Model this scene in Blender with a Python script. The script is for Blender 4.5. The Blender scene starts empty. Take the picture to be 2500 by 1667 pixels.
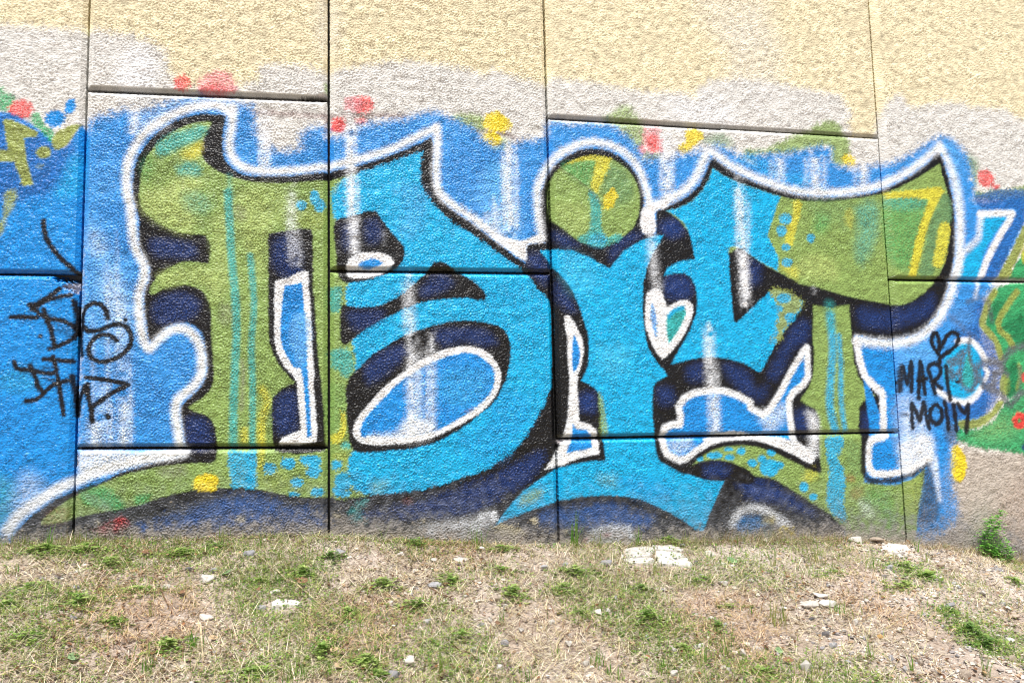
import bpy, bmesh, math, random
import numpy as np
from mathutils import Matrix, Vector, noise as mnoise

SC = bpy.context.scene
COLL = SC.collection

# ------------------------------------------------------------------ camera
cam_d = bpy.data.cameras.new('camera')
cam = bpy.data.objects.new('camera', cam_d); COLL.objects.link(cam)
R = ((0.98100673, 0.00511784, -0.19390615), (-0.19256680, -0.09448447, -0.97672448), (-0.02331984, 0.99551318, -0.09170437))
CAM = (-0.64521264, -3.25, 0.59032248)
cam.matrix_world = Matrix(((R[0][0], R[0][1], R[0][2], CAM[0]), (R[1][0], R[1][1], R[1][2], CAM[1]), (R[2][0], R[2][1], R[2][2], CAM[2]), (0, 0, 0, 1)))
cam_d.sensor_width = 36.0; cam_d.sensor_fit = 'HORIZONTAL'; cam_d.lens = 36.0 * 1805 / 2500
cam_d.clip_start = 0.02; cam_d.clip_end = 500
SC.camera = cam

# ------------------------------------------------------------------ sky, sun, exposure
SUN_EL, SUN_AZ = 67.0, -14.0          # azimuth: degrees from straight in front of the wall, negative = from the left
w = bpy.data.worlds.new('World'); SC.world = w; w.use_nodes = True
nt = w.node_tree; nt.nodes.clear()
wo = nt.nodes.new('ShaderNodeOutputWorld'); bg = nt.nodes.new('ShaderNodeBackground'); sky = nt.nodes.new('ShaderNodeTexSky')
sky.sky_type = 'NISHITA'; sky.sun_disc = False; sky.sun_elevation = math.radians(SUN_EL)
sky.air_density = 1.0; sky.dust_density = 3.5; sky.ozone_density = 1.0
bg.inputs['Strength'].default_value = 0.07
nt.links.new(sky.outputs[0], bg.inputs['Color']); nt.links.new(bg.outputs[0], wo.inputs['Surface'])
az = math.radians(SUN_AZ); el = math.radians(SUN_EL)
to_sun = Vector((math.sin(az) * math.cos(el), -math.cos(az) * math.cos(el), math.sin(el)))
sky.sun_rotation = math.atan2(to_sun.x, to_sun.y)
sd = bpy.data.lights.new('sun', 'SUN'); sd.energy = 3.8; sd.angle = math.radians(8); sd.color = (1.0, 0.97, 0.925)
so = bpy.data.objects.new('sun', sd); COLL.objects.link(so)
so.rotation_euler = (-to_sun).to_track_quat('-Z', 'Y').to_euler(); so.location = (0, -6, 8)
SC.view_settings.view_transform = 'Standard'; SC.view_settings.look = 'None'
SC.view_settings.exposure = 0.63; SC.view_settings.gamma = 1.0; SC.view_settings.use_curve_mapping = False
SC.render.engine = 'CYCLES'
SC.cycles.use_denoising = True
SC.cycles.filter_width = 1.15

# ------------------------------------------------------------------ helpers
rng = np.random.default_rng(7)
random.seed(7)
def s2l(c):
    c = np.asarray(c, float) / 255.0
    return np.where(c <= 0.04045, c / 12.92, ((c + 0.055) / 1.055) ** 2.4)
def tag(o, label=None, cat=None, group=None, kind=None):
    if label: o['label'] = label
    if cat: o['category'] = cat
    if group: o['group'] = group
    if kind: o['kind'] = kind
    return o
def link(name, data, parent=None):
    o = bpy.data.objects.new(name, data); COLL.objects.link(o)
    if parent is not None: o.parent = parent
    return o
def mesh_arr(name, V, F, mat=None, col=None, gloss=None, smooth=True):
    """V (n,3); F (m,4) or (m,3)."""
    V = np.ascontiguousarray(V, np.float32); F = np.ascontiguousarray(F, np.int32)
    me = bpy.data.meshes.new(name)
    me.vertices.add(len(V)); me.vertices.foreach_set('co', V.ravel())
    k = F.shape[1]
    me.loops.add(F.size); me.loops.foreach_set('vertex_index', F.ravel())
    me.polygons.add(len(F)); me.polygons.foreach_set('loop_start', np.arange(0, F.size, k, dtype=np.int32))
    me.update(calc_edges=True)
    me.polygons.foreach_set('use_smooth', np.full(len(F), smooth))
    if col is not None:
        a = me.attributes.new('paint', 'FLOAT_COLOR', 'POINT')
        c4 = np.ones((len(V), 4), np.float32); c4[:, :3] = col
        a.data.foreach_set('color', c4.ravel())
    if gloss is not None:
        a = me.attributes.new('gloss', 'FLOAT', 'POINT'); a.data.foreach_set('value', np.ascontiguousarray(gloss, np.float32))
    if mat: me.materials.append(mat)
    return me
def new_mat(name):
    m = bpy.data.materials.new(name); m.use_nodes = True
    n = m.node_tree; b = n.nodes['Principled BSDF']
    return m, n, b
def ramp(n, fac, stops):
    r = n.nodes.new('ShaderNodeValToRGB'); e = r.color_ramp.elements
    while len(e) < len(stops): e.new(0.5)
    for i, (p, c) in enumerate(stops):
        e[i].position = p; e[i].color = (*c, 1)
    n.links.new(fac, r.inputs[0]); return r
def noise_tex(n, scale, detail=4, rough=0.55, vec=None):
    t = n.nodes.new('ShaderNodeTexNoise'); t.inputs['Scale'].default_value = scale; t.inputs['Detail'].default_value = detail; t.inputs['Roughness'].default_value = rough
    if vec is not None: n.links.new(vec, t.inputs['Vector'])
    return t
def bump(n, b, h, strength, dist):
    u = n.nodes.new('ShaderNodeBump'); u.inputs['Strength'].default_value = strength; u.inputs['Distance'].default_value = dist
    n.links.new(h, u.inputs['Height']); n.links.new(u.outputs[0], b.inputs['Normal']); return u

# materials
def mat_wall():
    m, n, b = new_mat('painted_stucco')
    a = n.nodes.new('ShaderNodeAttribute'); a.attribute_name = 'paint'
    g = n.nodes.new('ShaderNodeAttribute'); g.attribute_name = 'gloss'
    co = n.nodes.new('ShaderNodeTexCoord')
    t = noise_tex(n, 220, 3, 0.6, co.outputs['Object'])
    mp = n.nodes.new('ShaderNodeMapping'); mp.inputs['Scale'].default_value = (0.72, 1, 1.15); n.links.new(co.outputs['Object'], mp.inputs['Vector'])
    t2 = noise_tex(n, 125, 2, 0.5, mp.outputs[0])
    hs = n.nodes.new('ShaderNodeMix'); hs.data_type = 'RGBA'; hs.blend_type = 'MULTIPLY'; hs.inputs[0].default_value = 0.5
    r = ramp(n, t.outputs[0], [(0.3, (0.72, 0.72, 0.72)), (0.7, (1.12, 1.12, 1.12))])
    n.links.new(a.outputs['Color'], hs.inputs[6]); n.links.new(r.outputs[0], hs.inputs[7]); n.links.new(hs.outputs[2], b.inputs['Base Color'])
    mr = n.nodes.new('ShaderNodeMapRange'); mr.inputs['To Min'].default_value = 0.85; mr.inputs['To Max'].default_value = 0.35
    n.links.new(g.outputs['Fac'], mr.inputs[0]); n.links.new(mr.outputs[0], b.inputs['Roughness'])
    b.inputs['Specular IOR Level'].default_value = 0.42
    bump(n, b, t2.outputs[0], 0.85, 0.0055)
    return m
def mat_attr(name, rough=0.7, spec=0.3, trans=0.0):
    m, n, b = new_mat(name)
    a = n.nodes.new('ShaderNodeAttribute'); a.attribute_name = 'paint'
    n.links.new(a.outputs['Color'], b.inputs['Base Color']); b.inputs['Roughness'].default_value = rough
    b.inputs['Specular IOR Level'].default_value = spec
    if trans:
        tr = n.nodes.new('ShaderNodeBsdfTranslucent'); n.links.new(a.outputs['Color'], tr.inputs[0])
        mx = n.nodes.new('ShaderNodeMixShader'); mx.inputs[0].default_value = trans
        n.links.new(b.outputs[0], mx.inputs[1]); n.links.new(tr.outputs[0], mx.inputs[2])
        n.links.new(mx.outputs[0], n.nodes['Material Output'].inputs['Surface'])
    return m
def mat_stone(name, c1, c2, rough=0.85):
    m, n, b = new_mat(name)
    co = n.nodes.new('ShaderNodeTexCoord'); oi = n.nodes.new('ShaderNodeObjectInfo')
    t = noise_tex(n, 60, 5, 0.6, co.outputs['Object']); r = ramp(n, t.outputs[0], [(0.3, c1), (0.68, c2)])
    v = n.nodes.new('ShaderNodeMapRange'); v.inputs['To Min'].default_value = 0.78; v.inputs['To Max'].default_value = 1.15
    n.links.new(oi.outputs['Random'], v.inputs[0])
    h = n.nodes.new('ShaderNodeHueSaturation'); n.links.new(r.outputs[0], h.inputs['Color']); n.links.new(v.outputs[0], h.inputs['Value']); n.links.new(h.outputs[0], b.inputs['Base Color'])
    b.inputs['Roughness'].default_value = rough
    bump(n, b, t.outputs[0], 0.6, 0.004)
    return m
M_WALL = mat_wall()
M_STONE = [mat_stone('white_limestone', (0.46, 0.42, 0.37), (0.74, 0.71, 0.66)), mat_stone('grey_stone', (0.27, 0.27, 0.29), (0.46, 0.45, 0.46)), mat_stone('tan_stone', (0.36, 0.28, 0.21), (0.56, 0.47, 0.38)),
           mat_stone('ochre_stone', (0.42, 0.24, 0.07), (0.60, 0.38, 0.14)), mat_stone('dark_stone', (0.07, 0.07, 0.08), (0.20, 0.19, 0.19))]
M_GRASS = mat_attr('grass_blades', 0.6, 0.25, 0.45)
M_STRAW = mat_attr('dry_grass', 0.8, 0.2, 0.15)
def mat_ground():
    m, n, b = new_mat('dusty_soil')
    co = n.nodes.new('ShaderNodeTexCoord')
    t1 = noise_tex(n, 3.0, 6, 0.6, co.outputs['Object']); t2 = noise_tex(n, 90, 6, 0.7, co.outputs['Object']); t3 = noise_tex(n, 16, 4, 0.6, co.outputs['Object'])
    r1 = ramp(n, t1.outputs[0], [(0.35, (0.46, 0.385, 0.325)), (0.65, (0.60, 0.535, 0.485))])
    r2 = ramp(n, t2.outputs[0], [(0.32, (0.55, 0.5, 0.46)), (0.62, (1.15, 1.13, 1.1))])
    r3 = ramp(n, t3.outputs[0], [(0.35, (0.78, 0.74, 0.7)), (0.6, (1.05, 1.05, 1.05))])
    x = n.nodes.new('ShaderNodeMix'); x.data_type = 'RGBA'; x.blend_type = 'MULTIPLY'; x.inputs[0].default_value = 0.9
    n.links.new(r1.outputs[0], x.inputs[6]); n.links.new(r2.outputs[0], x.inputs[7])
    y = n.nodes.new('ShaderNodeMix'); y.data_type = 'RGBA'; y.blend_type = 'MULTIPLY'; y.inputs[0].default_value = 0.8
    n.links.new(x.outputs[2], y.inputs[6]); n.links.new(r3.outputs[0], y.inputs[7]); n.links.new(y.outputs[2], b.inputs['Base Color'])
    b.inputs['Roughness'].default_value = 0.95; b.inputs['Specular IOR Level'].default_value = 0.15
    bump(n, b, t2.outputs[0], 0.9, 0.012)
    return m
M_GROUND = mat_ground()
def mat_plain(name, c, rough=0.9):
    m, n, b = new_mat(name)
    co = n.nodes.new('ShaderNodeTexCoord'); t = noise_tex(n, 25, 5, 0.6, co.outputs['Object'])
    r = ramp(n, t.outputs[0], [(0.3, tuple(x * 0.7 for x in c)), (0.7, tuple(min(1, x * 1.2) for x in c))])
    n.links.new(r.outputs[0], b.inputs['Base Color']); b.inputs['Roughness'].default_value = rough
    bump(n, b, t.outputs[0], 0.4, 0.004)
    return m
M_CORE = mat_plain('dark_backing', (0.05, 0.05, 0.05)); M_CONC = mat_plain('bare_concrete', (0.42, 0.40, 0.36))

# ------------------------------------------------------------------ painted surface, in wall metres
COL={'cream':(230,219,184),'buff':(216,216,213),'blue':(22,142,224),'lblue':(100,176,244),'dblue':(26,92,172),'cyan':(0,174,228),'green':(138,166,90),'lgreen':(174,192,112),'ogreen':(150,162,76),'teal':(52,170,168),'sgreen':(96,140,96),'yellow':(236,212,30),'lemon':(214,206,62),'red':(232,64,62),'pink':(238,140,150),'black':(7,7,12),'navy':(20,54,118),'emer':(22,160,92),'demer':(6,110,66),'white':(244,249,255),'grey':(92,96,104),'taupe':(188,178,166),'maroon':(110,66,62),'dirt':(128,122,118),'brown':(150,96,60),'hot':(80,196,236),'soot':(52,56,66)}
LAYERS=[
('P','buff',0.93,24.2,24.2,0,0,[-2386,2206,-2114,2218,-1812,2215,-1774,2218,-1638,2212,-1538,2181,-1473,2152,-1466,2064,-1436,2021,-1385,1991,-1192,2004,-1125,2031,-1108,2032,-1087,2112,-922,2124,-801,2088,-773,2110,-524,2172,-327,2176,-126,2148,-102,2127,-65,2163,183,2105,216,2143,418,2131,680,2105,860,2107,950,2082,950,2125,1031,2183,1202,2206,1414,2189,1589,2168,1740,2152,1803,2052,1771,2005,1794,1936,1912,1935,1957,2035,2022,2143,2097,2180,2136,2123,2179,2113,2328,2148,2478,2157,2521,2133,2750,2139,2792,2094,2843,2083,3418,2143,3902,1985,3096,-323,-2448,34]),
('P','buff',0.35,89.8,22.4,0,1,[1179,2475,1416,2425,1428,2242,1392,2036,1156,2045,1117,2199]),
('P','buff',0.35,89.4,22.3,0,1,[975,2594,1355,2628,1371,2490,1173,2361,1015,2461]),
('P','buff',0.3,44.4,10.7,0,1,[-829,2434,-782,2438,-782,2174,-829,2170]),
('P','white',0.45,40,12.8,0,1,[-1632,2131,-1547,2138,-1526,1928,-1644,1921]),
('P','white',0.35,64.9,17.3,0,1,[795,2064,1124,2059,1153,1971,1051,1940,855,1955]),
('P','taupe',1,47.8,14.3,0,1,[2013,301,2253,354,2467,326,3222,301,3135,-429,1780,-335,1923,46]),
('P','brown',0.14,73.3,19.5,0,1,[2572,157,2807,273,2867,-104,2469,-143,2380,-77]),
('P','green',0.85,15.2,13.3,0,1,[-252,1931,-165,1942,-107,1933,-96,1898,-108,1862,-195,1869]),
('P','green',0.7,19.2,13.4,0,1,[-121,1814,-21,1848,3,1826,2,1772,-81,1774]),
('P','green',0.7,15.3,13.4,0,1,[-74,1821,-15,1830,-16,1783,-75,1768]),
('P','green',0.8,20.6,16.5,0,1,[493,1978,589,2027,631,1986,655,1950,667,1926,663,1826,624,1806,570,1871,522,1924,473,1959]),
('P','sgreen',0.5,20.8,14.6,0,1,[655,1801,751,1800,749,1762,654,1764]),
('P','sgreen',0.6,21.7,17.4,0,1,[968,1872,1016,1906,1096,1910,1127,1874,1112,1841,1013,1849]),
('P','green',0.9,18.3,18.3,0,1,[1192,1832,1287,1843,1378,1880,1442,1915,1542,1952,1630,2003,1701,2007,1747,1950,1766,1918,1768,1846,1742,1779,1664,1789,1663,1867,1564,1862,1423,1824,1272,1817,1217,1789]),
('P','green',0.8,17.6,15.4,0,1,[1178,1825,1240,1841,1237,1790,1183,1800]),
('P','sgreen',0.75,25.2,17.6,0,1,[2457,1864,2518,1859,2535,1799,2512,1717,2485,1675,2479,1770]),
('P','green',0.9,9.2,15.3,0,1,[2495,1674,2557,1676,2610,1691,2715,1700,2805,1712,2928,1721,2921,1652,2553,1635,2503,1643]),
('S','maroon',0.6,15.8,12.3,22.8,1,[-1139,1898,-1046,1898,-888,1895,-813,1894,-726,1904,-617,1913,-473,1913]),
('S','maroon',0.5,13.3,11.4,15.2,1,[-281,1900,-166,1870,-79,1866,4,1861]),
('S','maroon',0.45,13.5,11.6,13.5,1,[-73,1857,-15,1854,68,1834]),
('P','red',0.85,4.9,13.1,0,1,[-1374,2013,-1378,1994,-1390,1980,-1406,1974,-1423,1978,-1435,1990,-1440,2008,-1436,2027,-1424,2041,-1407,2047,-1391,2043,-1379,2030]),
('P','pink',0.75,11.7,15,0,1,[-1345,2016,-1290,2065,-1234,2074,-1203,2037,-1192,1992,-1334,1978]),
('P','red',0.5,11.7,13.3,0,1,[-1335,1983,-1284,2020,-1233,2001,-1197,1986,-1233,1976,-1324,1970]),
('P','red',0.85,5.4,14.3,0,1,[-603,1964,-609,1942,-627,1926,-650,1919,-673,1923,-690,1938,-696,1958,-690,1979,-673,1995,-649,2002,-626,1998,-609,1984]),
('P','pink',0.6,5.3,14.3,0,1,[-656,1960,-662,1941,-678,1926,-699,1920,-720,1924,-736,1937,-742,1955,-736,1975,-720,1989,-699,1996,-677,1992,-662,1979]),
('P','red',0.9,5.3,12.4,0,1,[-723,1862,-728,1844,-741,1830,-759,1824,-777,1828,-789,1840,-794,1858,-789,1876,-776,1889,-759,1895,-741,1891,-728,1879]),
('P','red',0.6,5.4,12.5,0,1,[-636,1886,-639,1878,-649,1871,-661,1868,-674,1870,-683,1875,-686,1884,-683,1892,-673,1899,-661,1902,-648,1900,-639,1895]),
('P','yellow',0.9,5.8,13.4,0,1,[3,1915,-5,1888,-27,1868,-56,1859,-84,1865,-105,1883,-112,1909,-104,1936,-82,1956,-53,1965,-25,1959,-4,1941]),
('P','yellow',0.9,5.7,13.4,0,1,[-24,1827,-32,1807,-53,1792,-81,1786,-108,1790,-128,1803,-135,1822,-127,1841,-107,1857,-79,1863,-51,1860,-31,1846]),
('P','yellow',0.85,4.6,13.5,0,1,[-72,1935,-18,1944,22,1910,15,1874,-38,1865,-73,1869]),
('P','yellow',0.9,4.6,11.5,0,1,[-73,1851,-32,1853,-21,1830,-62,1816,-74,1815]),
('P','pink',0.6,5,16.7,0,1,[673,1920,744,1930,760,1868,758,1812,675,1808]),
('P','red',0.7,5,16.7,0,1,[678,1877,748,1880,758,1812,706,1804,682,1834]),
('P','pink',0.8,6.2,12.4,0,1,[677,1815,674,1805,666,1797,655,1794,645,1796,638,1803,635,1813,638,1823,646,1831,657,1834,667,1832,674,1825]),
('P','yellow',0.9,5.1,15,0,1,[892,1925,952,1931,976,1892,948,1865,914,1832,873,1799,842,1829,876,1862]),
('P','yellow',0.85,5.6,16.4,0,1,[1723,1818,1767,1839,1801,1814,1799,1788,1742,1779]),
('P','red',0.85,6.1,20.3,0,1,[2533,1779,2581,1794,2625,1762,2612,1714,2564,1698,2529,1731]),
('P','red',0.8,7.6,12.7,0,1,[2653,1705,2650,1697,2642,1691,2631,1689,2621,1690,2615,1696,2613,1704,2616,1711,2624,1717,2634,1720,2644,1718,2651,1713]),
('P','blue',0.96,29.9,23.9,0,1,[-1770,1816,-1678,1861,-1610,1879,-1557,1879,-1483,1913,-1354,1946,-1258,1944,-1181,1937,-1119,1924,-1119,1933,-1097,1800,-1055,1746,-924,1746,-919,1803,-834,1853,-813,1848,-807,1809,-770,1805,-661,1862,-467,1907,-337,1947,-252,1919,-166,1882,-109,1832,-51,1793,2,1808,-16,1783,74,1829,182,1858,196,1925,287,1924,503,1926,583,1878,643,1807,654,1771,718,1773,815,1790,979,1829,1033,1850,1111,1829,1189,1788,1237,1783,1151,1811,1286,1817,1458,1838,1564,1862,1663,1867,1662,1802,1769,1767,1899,1783,2063,1826,2219,1913,2314,1965,2410,1936,2477,1837,2491,1736,2499,1662,2492,1633,2814,1648,2801,1516,2486,1039,2460,513,2255,374,2198,274,2166,174,2170,-46,1911,-111,-1792,101,-1796,340,-1788,468,-1783,1145]),
('P','lblue',0.2,46.7,12.5,0,1,[-1767,1618,-1634,1650,-1641,1507,-1769,1503]),
('P','lblue',0.55,52.5,15.4,0,1,[-1767,1440,-1704,1373,-1663,1259,-1591,1208,-1574,1103,-1571,974,-1607,871,-1748,897,-1770,1205]),
('P','white',0.3,38.5,15.4,0,1,[-1742,1362,-1698,1321,-1696,1248,-1749,1289]),
('P','white',0.3,43.2,15.4,0,1,[-1681,1206,-1612,1103,-1618,958,-1657,999,-1698,1128]),
('P','cyan',0.5,34.3,15.2,0,1,[-76,1715,-18,1694,-22,1523,-80,1533]),
('P','lblue',0.6,45.5,19,0,1,[-112,1684,1,1724,-6,1424,-88,1451,-144,1508]),
('P','lblue',0.6,34.3,19,0,1,[-80,1521,48,1507,56,1384,-25,1377,-83,1410]),
('P','cyan',0.35,33.6,22.4,0,1,[1150,1799,1318,1787,1417,1727,1527,1732,1522,1654,1400,1688,1247,1727]),
('P','blue',1,5.4,9,0,1,[-2413,1833,-2100,1845,-2059,1842,-1984,1799,-1922,1754,-1893,1724,-1864,1704,-1819,1770,-1801,1803,-1791,1804,-1786,1502,-1782,795,-1803,213,-1948,1,-2448,34]),
('P','dblue',0.75,36.1,12,0,1,[-2413,1833,-2100,1845,-2059,1842,-1984,1799,-1922,1754,-1893,1724,-1837,1737,-1817,1696,-1843,1626,-1896,1534,-1951,1497,-2266,1486]),
('P','cyan',0.45,27.5,12.2,0,1,[-1835,1668,-1802,1680,-1802,1502,-1886,1499,-1861,1588]),
('P','emer',0.85,11.9,11.9,0,1,[-2241,1968,-2104,1951,-2076,1926,-2052,1901,-2055,1864,-2073,1847,-2101,1851,-2236,1843]),
('P','emer',0.85,5.5,10.6,0,1,[-1985,1841,-1957,1848,-1937,1801,-1904,1771,-1893,1735,-1912,1728,-1946,1769,-1989,1814]),
('P','red',0.85,5.4,12.1,0,1,[-2073,1852,-2051,1890,-2020,1908,-1991,1889,-1983,1852,-1998,1825,-2040,1833]),
('P','blue',1,4.6,9.2,0,1,[-1858,1830,-1863,1811,-1877,1797,-1897,1791,-1917,1795,-1932,1807,-1938,1825,-1933,1844,-1919,1858,-1899,1864,-1879,1860,-1864,1848]),
('P','blue',1,3.7,7.7,0,1,[-1864,1864,-1851,1913,-1828,1917,-1822,1893,-1831,1853,-1854,1849]),
('P','ogreen',0.95,3.6,6,0,0,[-2090,1814,-2053,1814,-1959,1768,-1966,1747,-2009,1739,-2000,1661,-1969,1547,-2007,1540,-2032,1607,-2043,1638,-2093,1636,-2138,1629,-2140,1686,-2067,1687,-2079,1746]),
('P','ogreen',0.95,3.7,6.1,0,1,[-1894,1766,-1839,1801,-1801,1809,-1824,1765,-1864,1704,-1892,1695,-1907,1729]),
('P','ogreen',0.95,4.5,7.6,0,1,[-1907,1684,-1910,1671,-1921,1661,-1935,1657,-1950,1659,-1960,1668,-1965,1681,-1961,1694,-1951,1704,-1937,1708,-1922,1705,-1911,1696]),
('P','ogreen',0.4,4.5,9.1,0,1,[-1932,1625,-1934,1619,-1941,1615,-1950,1613,-1959,1614,-1966,1618,-1968,1623,-1966,1628,-1960,1632,-1951,1634,-1941,1633,-1935,1630]),
('P','ogreen',0.85,10.3,8.8,0,1,[-2074,1503,-2061,1519,-2039,1522,-2029,1494,-2041,1447,-2062,1405,-2082,1333,-2215,1300,-2218,1381,-2084,1389,-2072,1446]),
('P','ogreen',0.8,4.5,9,0,1,[-1970,1556,-1973,1548,-1982,1541,-1993,1538,-2006,1540,-2015,1546,-2018,1554,-2015,1563,-2007,1570,-1995,1572,-1983,1571,-1974,1565]),
('P','ogreen',0.4,11.9,4.5,0,1,[-2070,1507,-2030,1529,-2024,1494,-2070,1493]),
('P','teal',0.4,31.4,14.3,0,1,[-2180,442,-2048,389,-1993,339,-2003,243,-2040,173,-2170,180]),
('P','teal',0.22,32.1,11.7,0,1,[-2062,781,-1951,799,-1913,739,-1992,701,-2060,717]),
('P','dblue',0.8,9.1,12.7,0,1,[2502,1638,2921,1657,2907,1519,2783,1498,2699,1388,2589,1213,2513,1213,2488,1220,2668,1495,2750,1578,2528,1590]),
('P','cyan',0.95,9,12.5,0,1,[2529,1540,2678,1542,2614,1467,2526,1349,2477,1211,2441,1198,2361,1206,2379,1293,2435,1356,2512,1420]),
('P','emer',0.95,6.1,10.2,0,0,[2769,1362,2902,1474,2874,1211,2658,1211,2716,1299]),
('P','emer',0.95,7.5,12.5,0,1,[2573,1158,2858,1161,2785,471,2692,602,2593,593,2576,798,2537,918,2491,961,2525,1059]),
('P','demer',0.7,29.9,14.9,0,1,[2567,1092,2630,1093,2597,1016,2567,961,2516,961,2524,1043]),
('P','demer',0.75,35.1,15.1,0,1,[2620,988,2735,1027,2759,840,2671,863,2639,917,2598,961]),
('P','ogreen',0.95,6.1,10.2,0,0,[2783,1498,2837,1563,2878,1546,2753,1358,2661,1211,2589,1210]),
('S','lemon',0.8,10.2,7.7,20.5,1,[2782,1381,2766,1353,2764,1308]),
('P','dblue',0.8,24.4,14.6,0,1,[2284,1015,2401,1070,2516,1092,2496,1016,2470,945,2536,912,2561,842,2574,712,2551,605,2500,542,2409,491,2285,484,2201,491,2238,642,2353,822]),
('P','lblue',0.4,48.7,24.4,0,1,[2312,1058,2425,1059,2431,988,2327,945,2281,983]),
('P','lblue',0.4,56.6,23.6,0,1,[1967,856,2155,871,2203,791,2140,771,1973,783]),
('P','cyan',0.95,8.7,12.1,0,1,[2254,822,2334,886,2413,870,2454,778,2449,660,2394,597,2330,577,2271,594,2238,642,2220,717]),
('P','teal',0.95,7.3,9.7,0,1,[2379,832,2402,746,2404,677,2374,645,2337,651,2329,694,2355,774]),
('S','white',0.97,9.8,7.3,31.7,1,[2321,881,2372,891,2414,880,2448,842,2480,788]),
('S','white',0.95,12,7.2,31.2,1,[2439,644,2407,608,2355,577,2294,578,2235,600,2189,633]),
('S','white',0.95,9.8,7.3,22,1,[2473,745,2487,724,2464,681]),
('S','ogreen',0.95,7.4,7.4,37.2,1,[2571,1142,2528,1087,2497,1026,2479,967,2513,929,2552,880,2576,798]),
('S','ogreen',0.95,7.5,7.5,35,1,[2706,1143,2649,1082,2605,1027,2574,977,2583,939,2625,906,2652,857]),
('P','ogreen',0.95,5.8,9.7,0,1,[2284,478,2377,486,2460,511,2514,552,2542,584,2573,578,2550,541,2496,494,2443,458,2379,439,2293,436]),
('P','emer',0.93,8.8,14.6,0,1,[2281,437,2379,436,2455,455,2515,496,2571,562,2639,603,2800,611,2768,310,2548,323,2425,338,2335,362,2271,395]),
('P','lgreen',0.25,58.5,19.5,0,1,[2436,453,2566,503,2620,422,2523,387,2370,408]),
('P','ogreen',0.9,5.9,7.4,0,1,[2574,712,2612,711,2601,604,2557,610]),
('P','demer',0.8,17.4,7.5,0,1,[2624,776,2657,787,2675,710,2661,635,2626,598,2593,593,2609,690]),
('S','ogreen',0.8,10,7.5,17.5,1,[2681,765,2682,710,2655,635]),
('P','red',0.95,7.4,9.9,0,1,[2696,473,2688,450,2671,434,2650,428,2629,435,2616,452,2612,475,2620,498,2637,514,2659,520,2679,513,2693,496]),
('P','emer',0.9,4.5,7.4,0,1,[2661,474,2659,469,2655,465,2650,464,2645,465,2642,469,2641,474,2643,480,2647,483,2652,485,2657,483,2660,479]),
('P','red',0.9,6,7.5,0,1,[2688,710,2747,720,2741,666,2690,672]),
('P','navy',0.9,5.9,7.4,0,1,[2651,346,2708,350,2705,318,2655,325]),
('P','yellow',0.97,5.7,9.5,0,1,[2242,354,2271,363,2305,327,2321,264,2301,203,2269,179,2234,193,2226,268]),
('P','black',1,5,6.6,0,1,[-1231,1872,-1283,1878,-1354,1874,-1433,1839,-1496,1793,-1544,1735,-1576,1674,-1591,1610,-1594,1526,-1580,1457,-1566,1403,-1564,1303,-1549,1260,-1524,1214,-1519,1176,-1527,1146,-1538,1104,-1540,1052,-1530,973,-1518,913,-1508,902,-1496,916,-1465,948,-1428,973,-1379,979,-1340,963,-1314,932,-1302,879,-1295,816,-1291,780,-1316,714,-1350,678,-1388,643,-1392,618,-1385,566,-1376,514,-1372,445,-1456,421,-1549,395,-1619,373,-1687,340,-1769,315,-1867,270,-1954,197,-1995,144,-1990,4,405,-150,453,1149,260,1300,165,1352,114,1347,81,1339,70,1257,30,1279,-28,1325,-84,1365,-130,1404,-202,1453,-275,1504,-320,1561,-342,1617,-344,1704,-340,1780,-350,1825,-361,1819,-424,1782,-508,1744,-618,1698,-727,1665,-807,1645,-887,1633,-976,1620,-1080,1616,-1152,1617,-1204,1647,-1234,1689,-1243,1750,-1236,1834]),
('P','black',1,6.6,8.8,0,0,[161,1352,143,1413,145,1499,150,1587,177,1654,214,1716,269,1759,337,1796,406,1809,481,1803,541,1775,596,1728,637,1671,657,1598,655,1514,642,1403,708,1405,713,1516,757,1535,823,1562,890,1600,944,1653,972,1703,1004,1773,1026,1787,1067,1758,1139,1715,1231,1678,1344,1649,1445,1623,1548,1614,1653,1613,1757,1623,1904,1647,2017,1692,2129,1748,2233,1820,2300,1887,2324,1831,2346,1737,2363,1631,2366,1531,2360,1431,2350,1346,2323,1234,2286,1155,2259,1091,2217,1026,2136,950,2060,911,1953,893,1880,891,1776,910,1729,916,1733,851,1745,776,1768,713,1814,663,1846,632,1849,576,1849,513,1845,435,1783,407,1758,370,1745,251,1603,-35,1589,-226,405,-150,373,1148]),
('P','navy',0.75,25.6,9.6,0,1,[-1521,1325,-1424,1322,-1344,1297,-1344,1264,-1447,1257,-1505,1262]),
('P','navy',0.75,25.4,9.5,0,1,[-1492,1073,-1395,1105,-1331,1068,-1335,1021,-1466,973,-1505,1010]),
('P','navy',0.75,27.1,10.1,0,1,[-1022,1338,-949,1356,-918,1263,-928,1171,-1016,1207]),
('P','navy',0.75,28,10.5,0,1,[-738,1405,-701,1423,-696,1323,-728,1300]),
('P','navy',0.75,28.4,10.6,0,1,[-641,1425,-598,1437,-577,1353,-631,1335]),
('P','navy',0.75,27.9,10.5,0,1,[-718,1026,-675,1031,-568,1026,-579,993,-692,955]),
('P','navy',0.75,29.1,10.9,0,1,[-392,1150,-314,1190,-264,1162,-315,1122,-404,1105]),
('P','navy',0.75,28.1,10.5,0,1,[-650,780,-488,883,-461,871,-543,774,-634,721]),
('P','navy',0.75,29.4,11,0,1,[-351,932,-211,954,-99,931,-71,891,-128,880,-212,903,-318,882]),
('P','navy',0.75,26.5,10,0,1,[-1008,663,-947,689,-931,572,-936,530,-1002,516]),
('P','navy',0.75,25.4,9.5,0,1,[-1363,586,-1295,579,-1270,512,-1274,466,-1361,469]),
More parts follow.
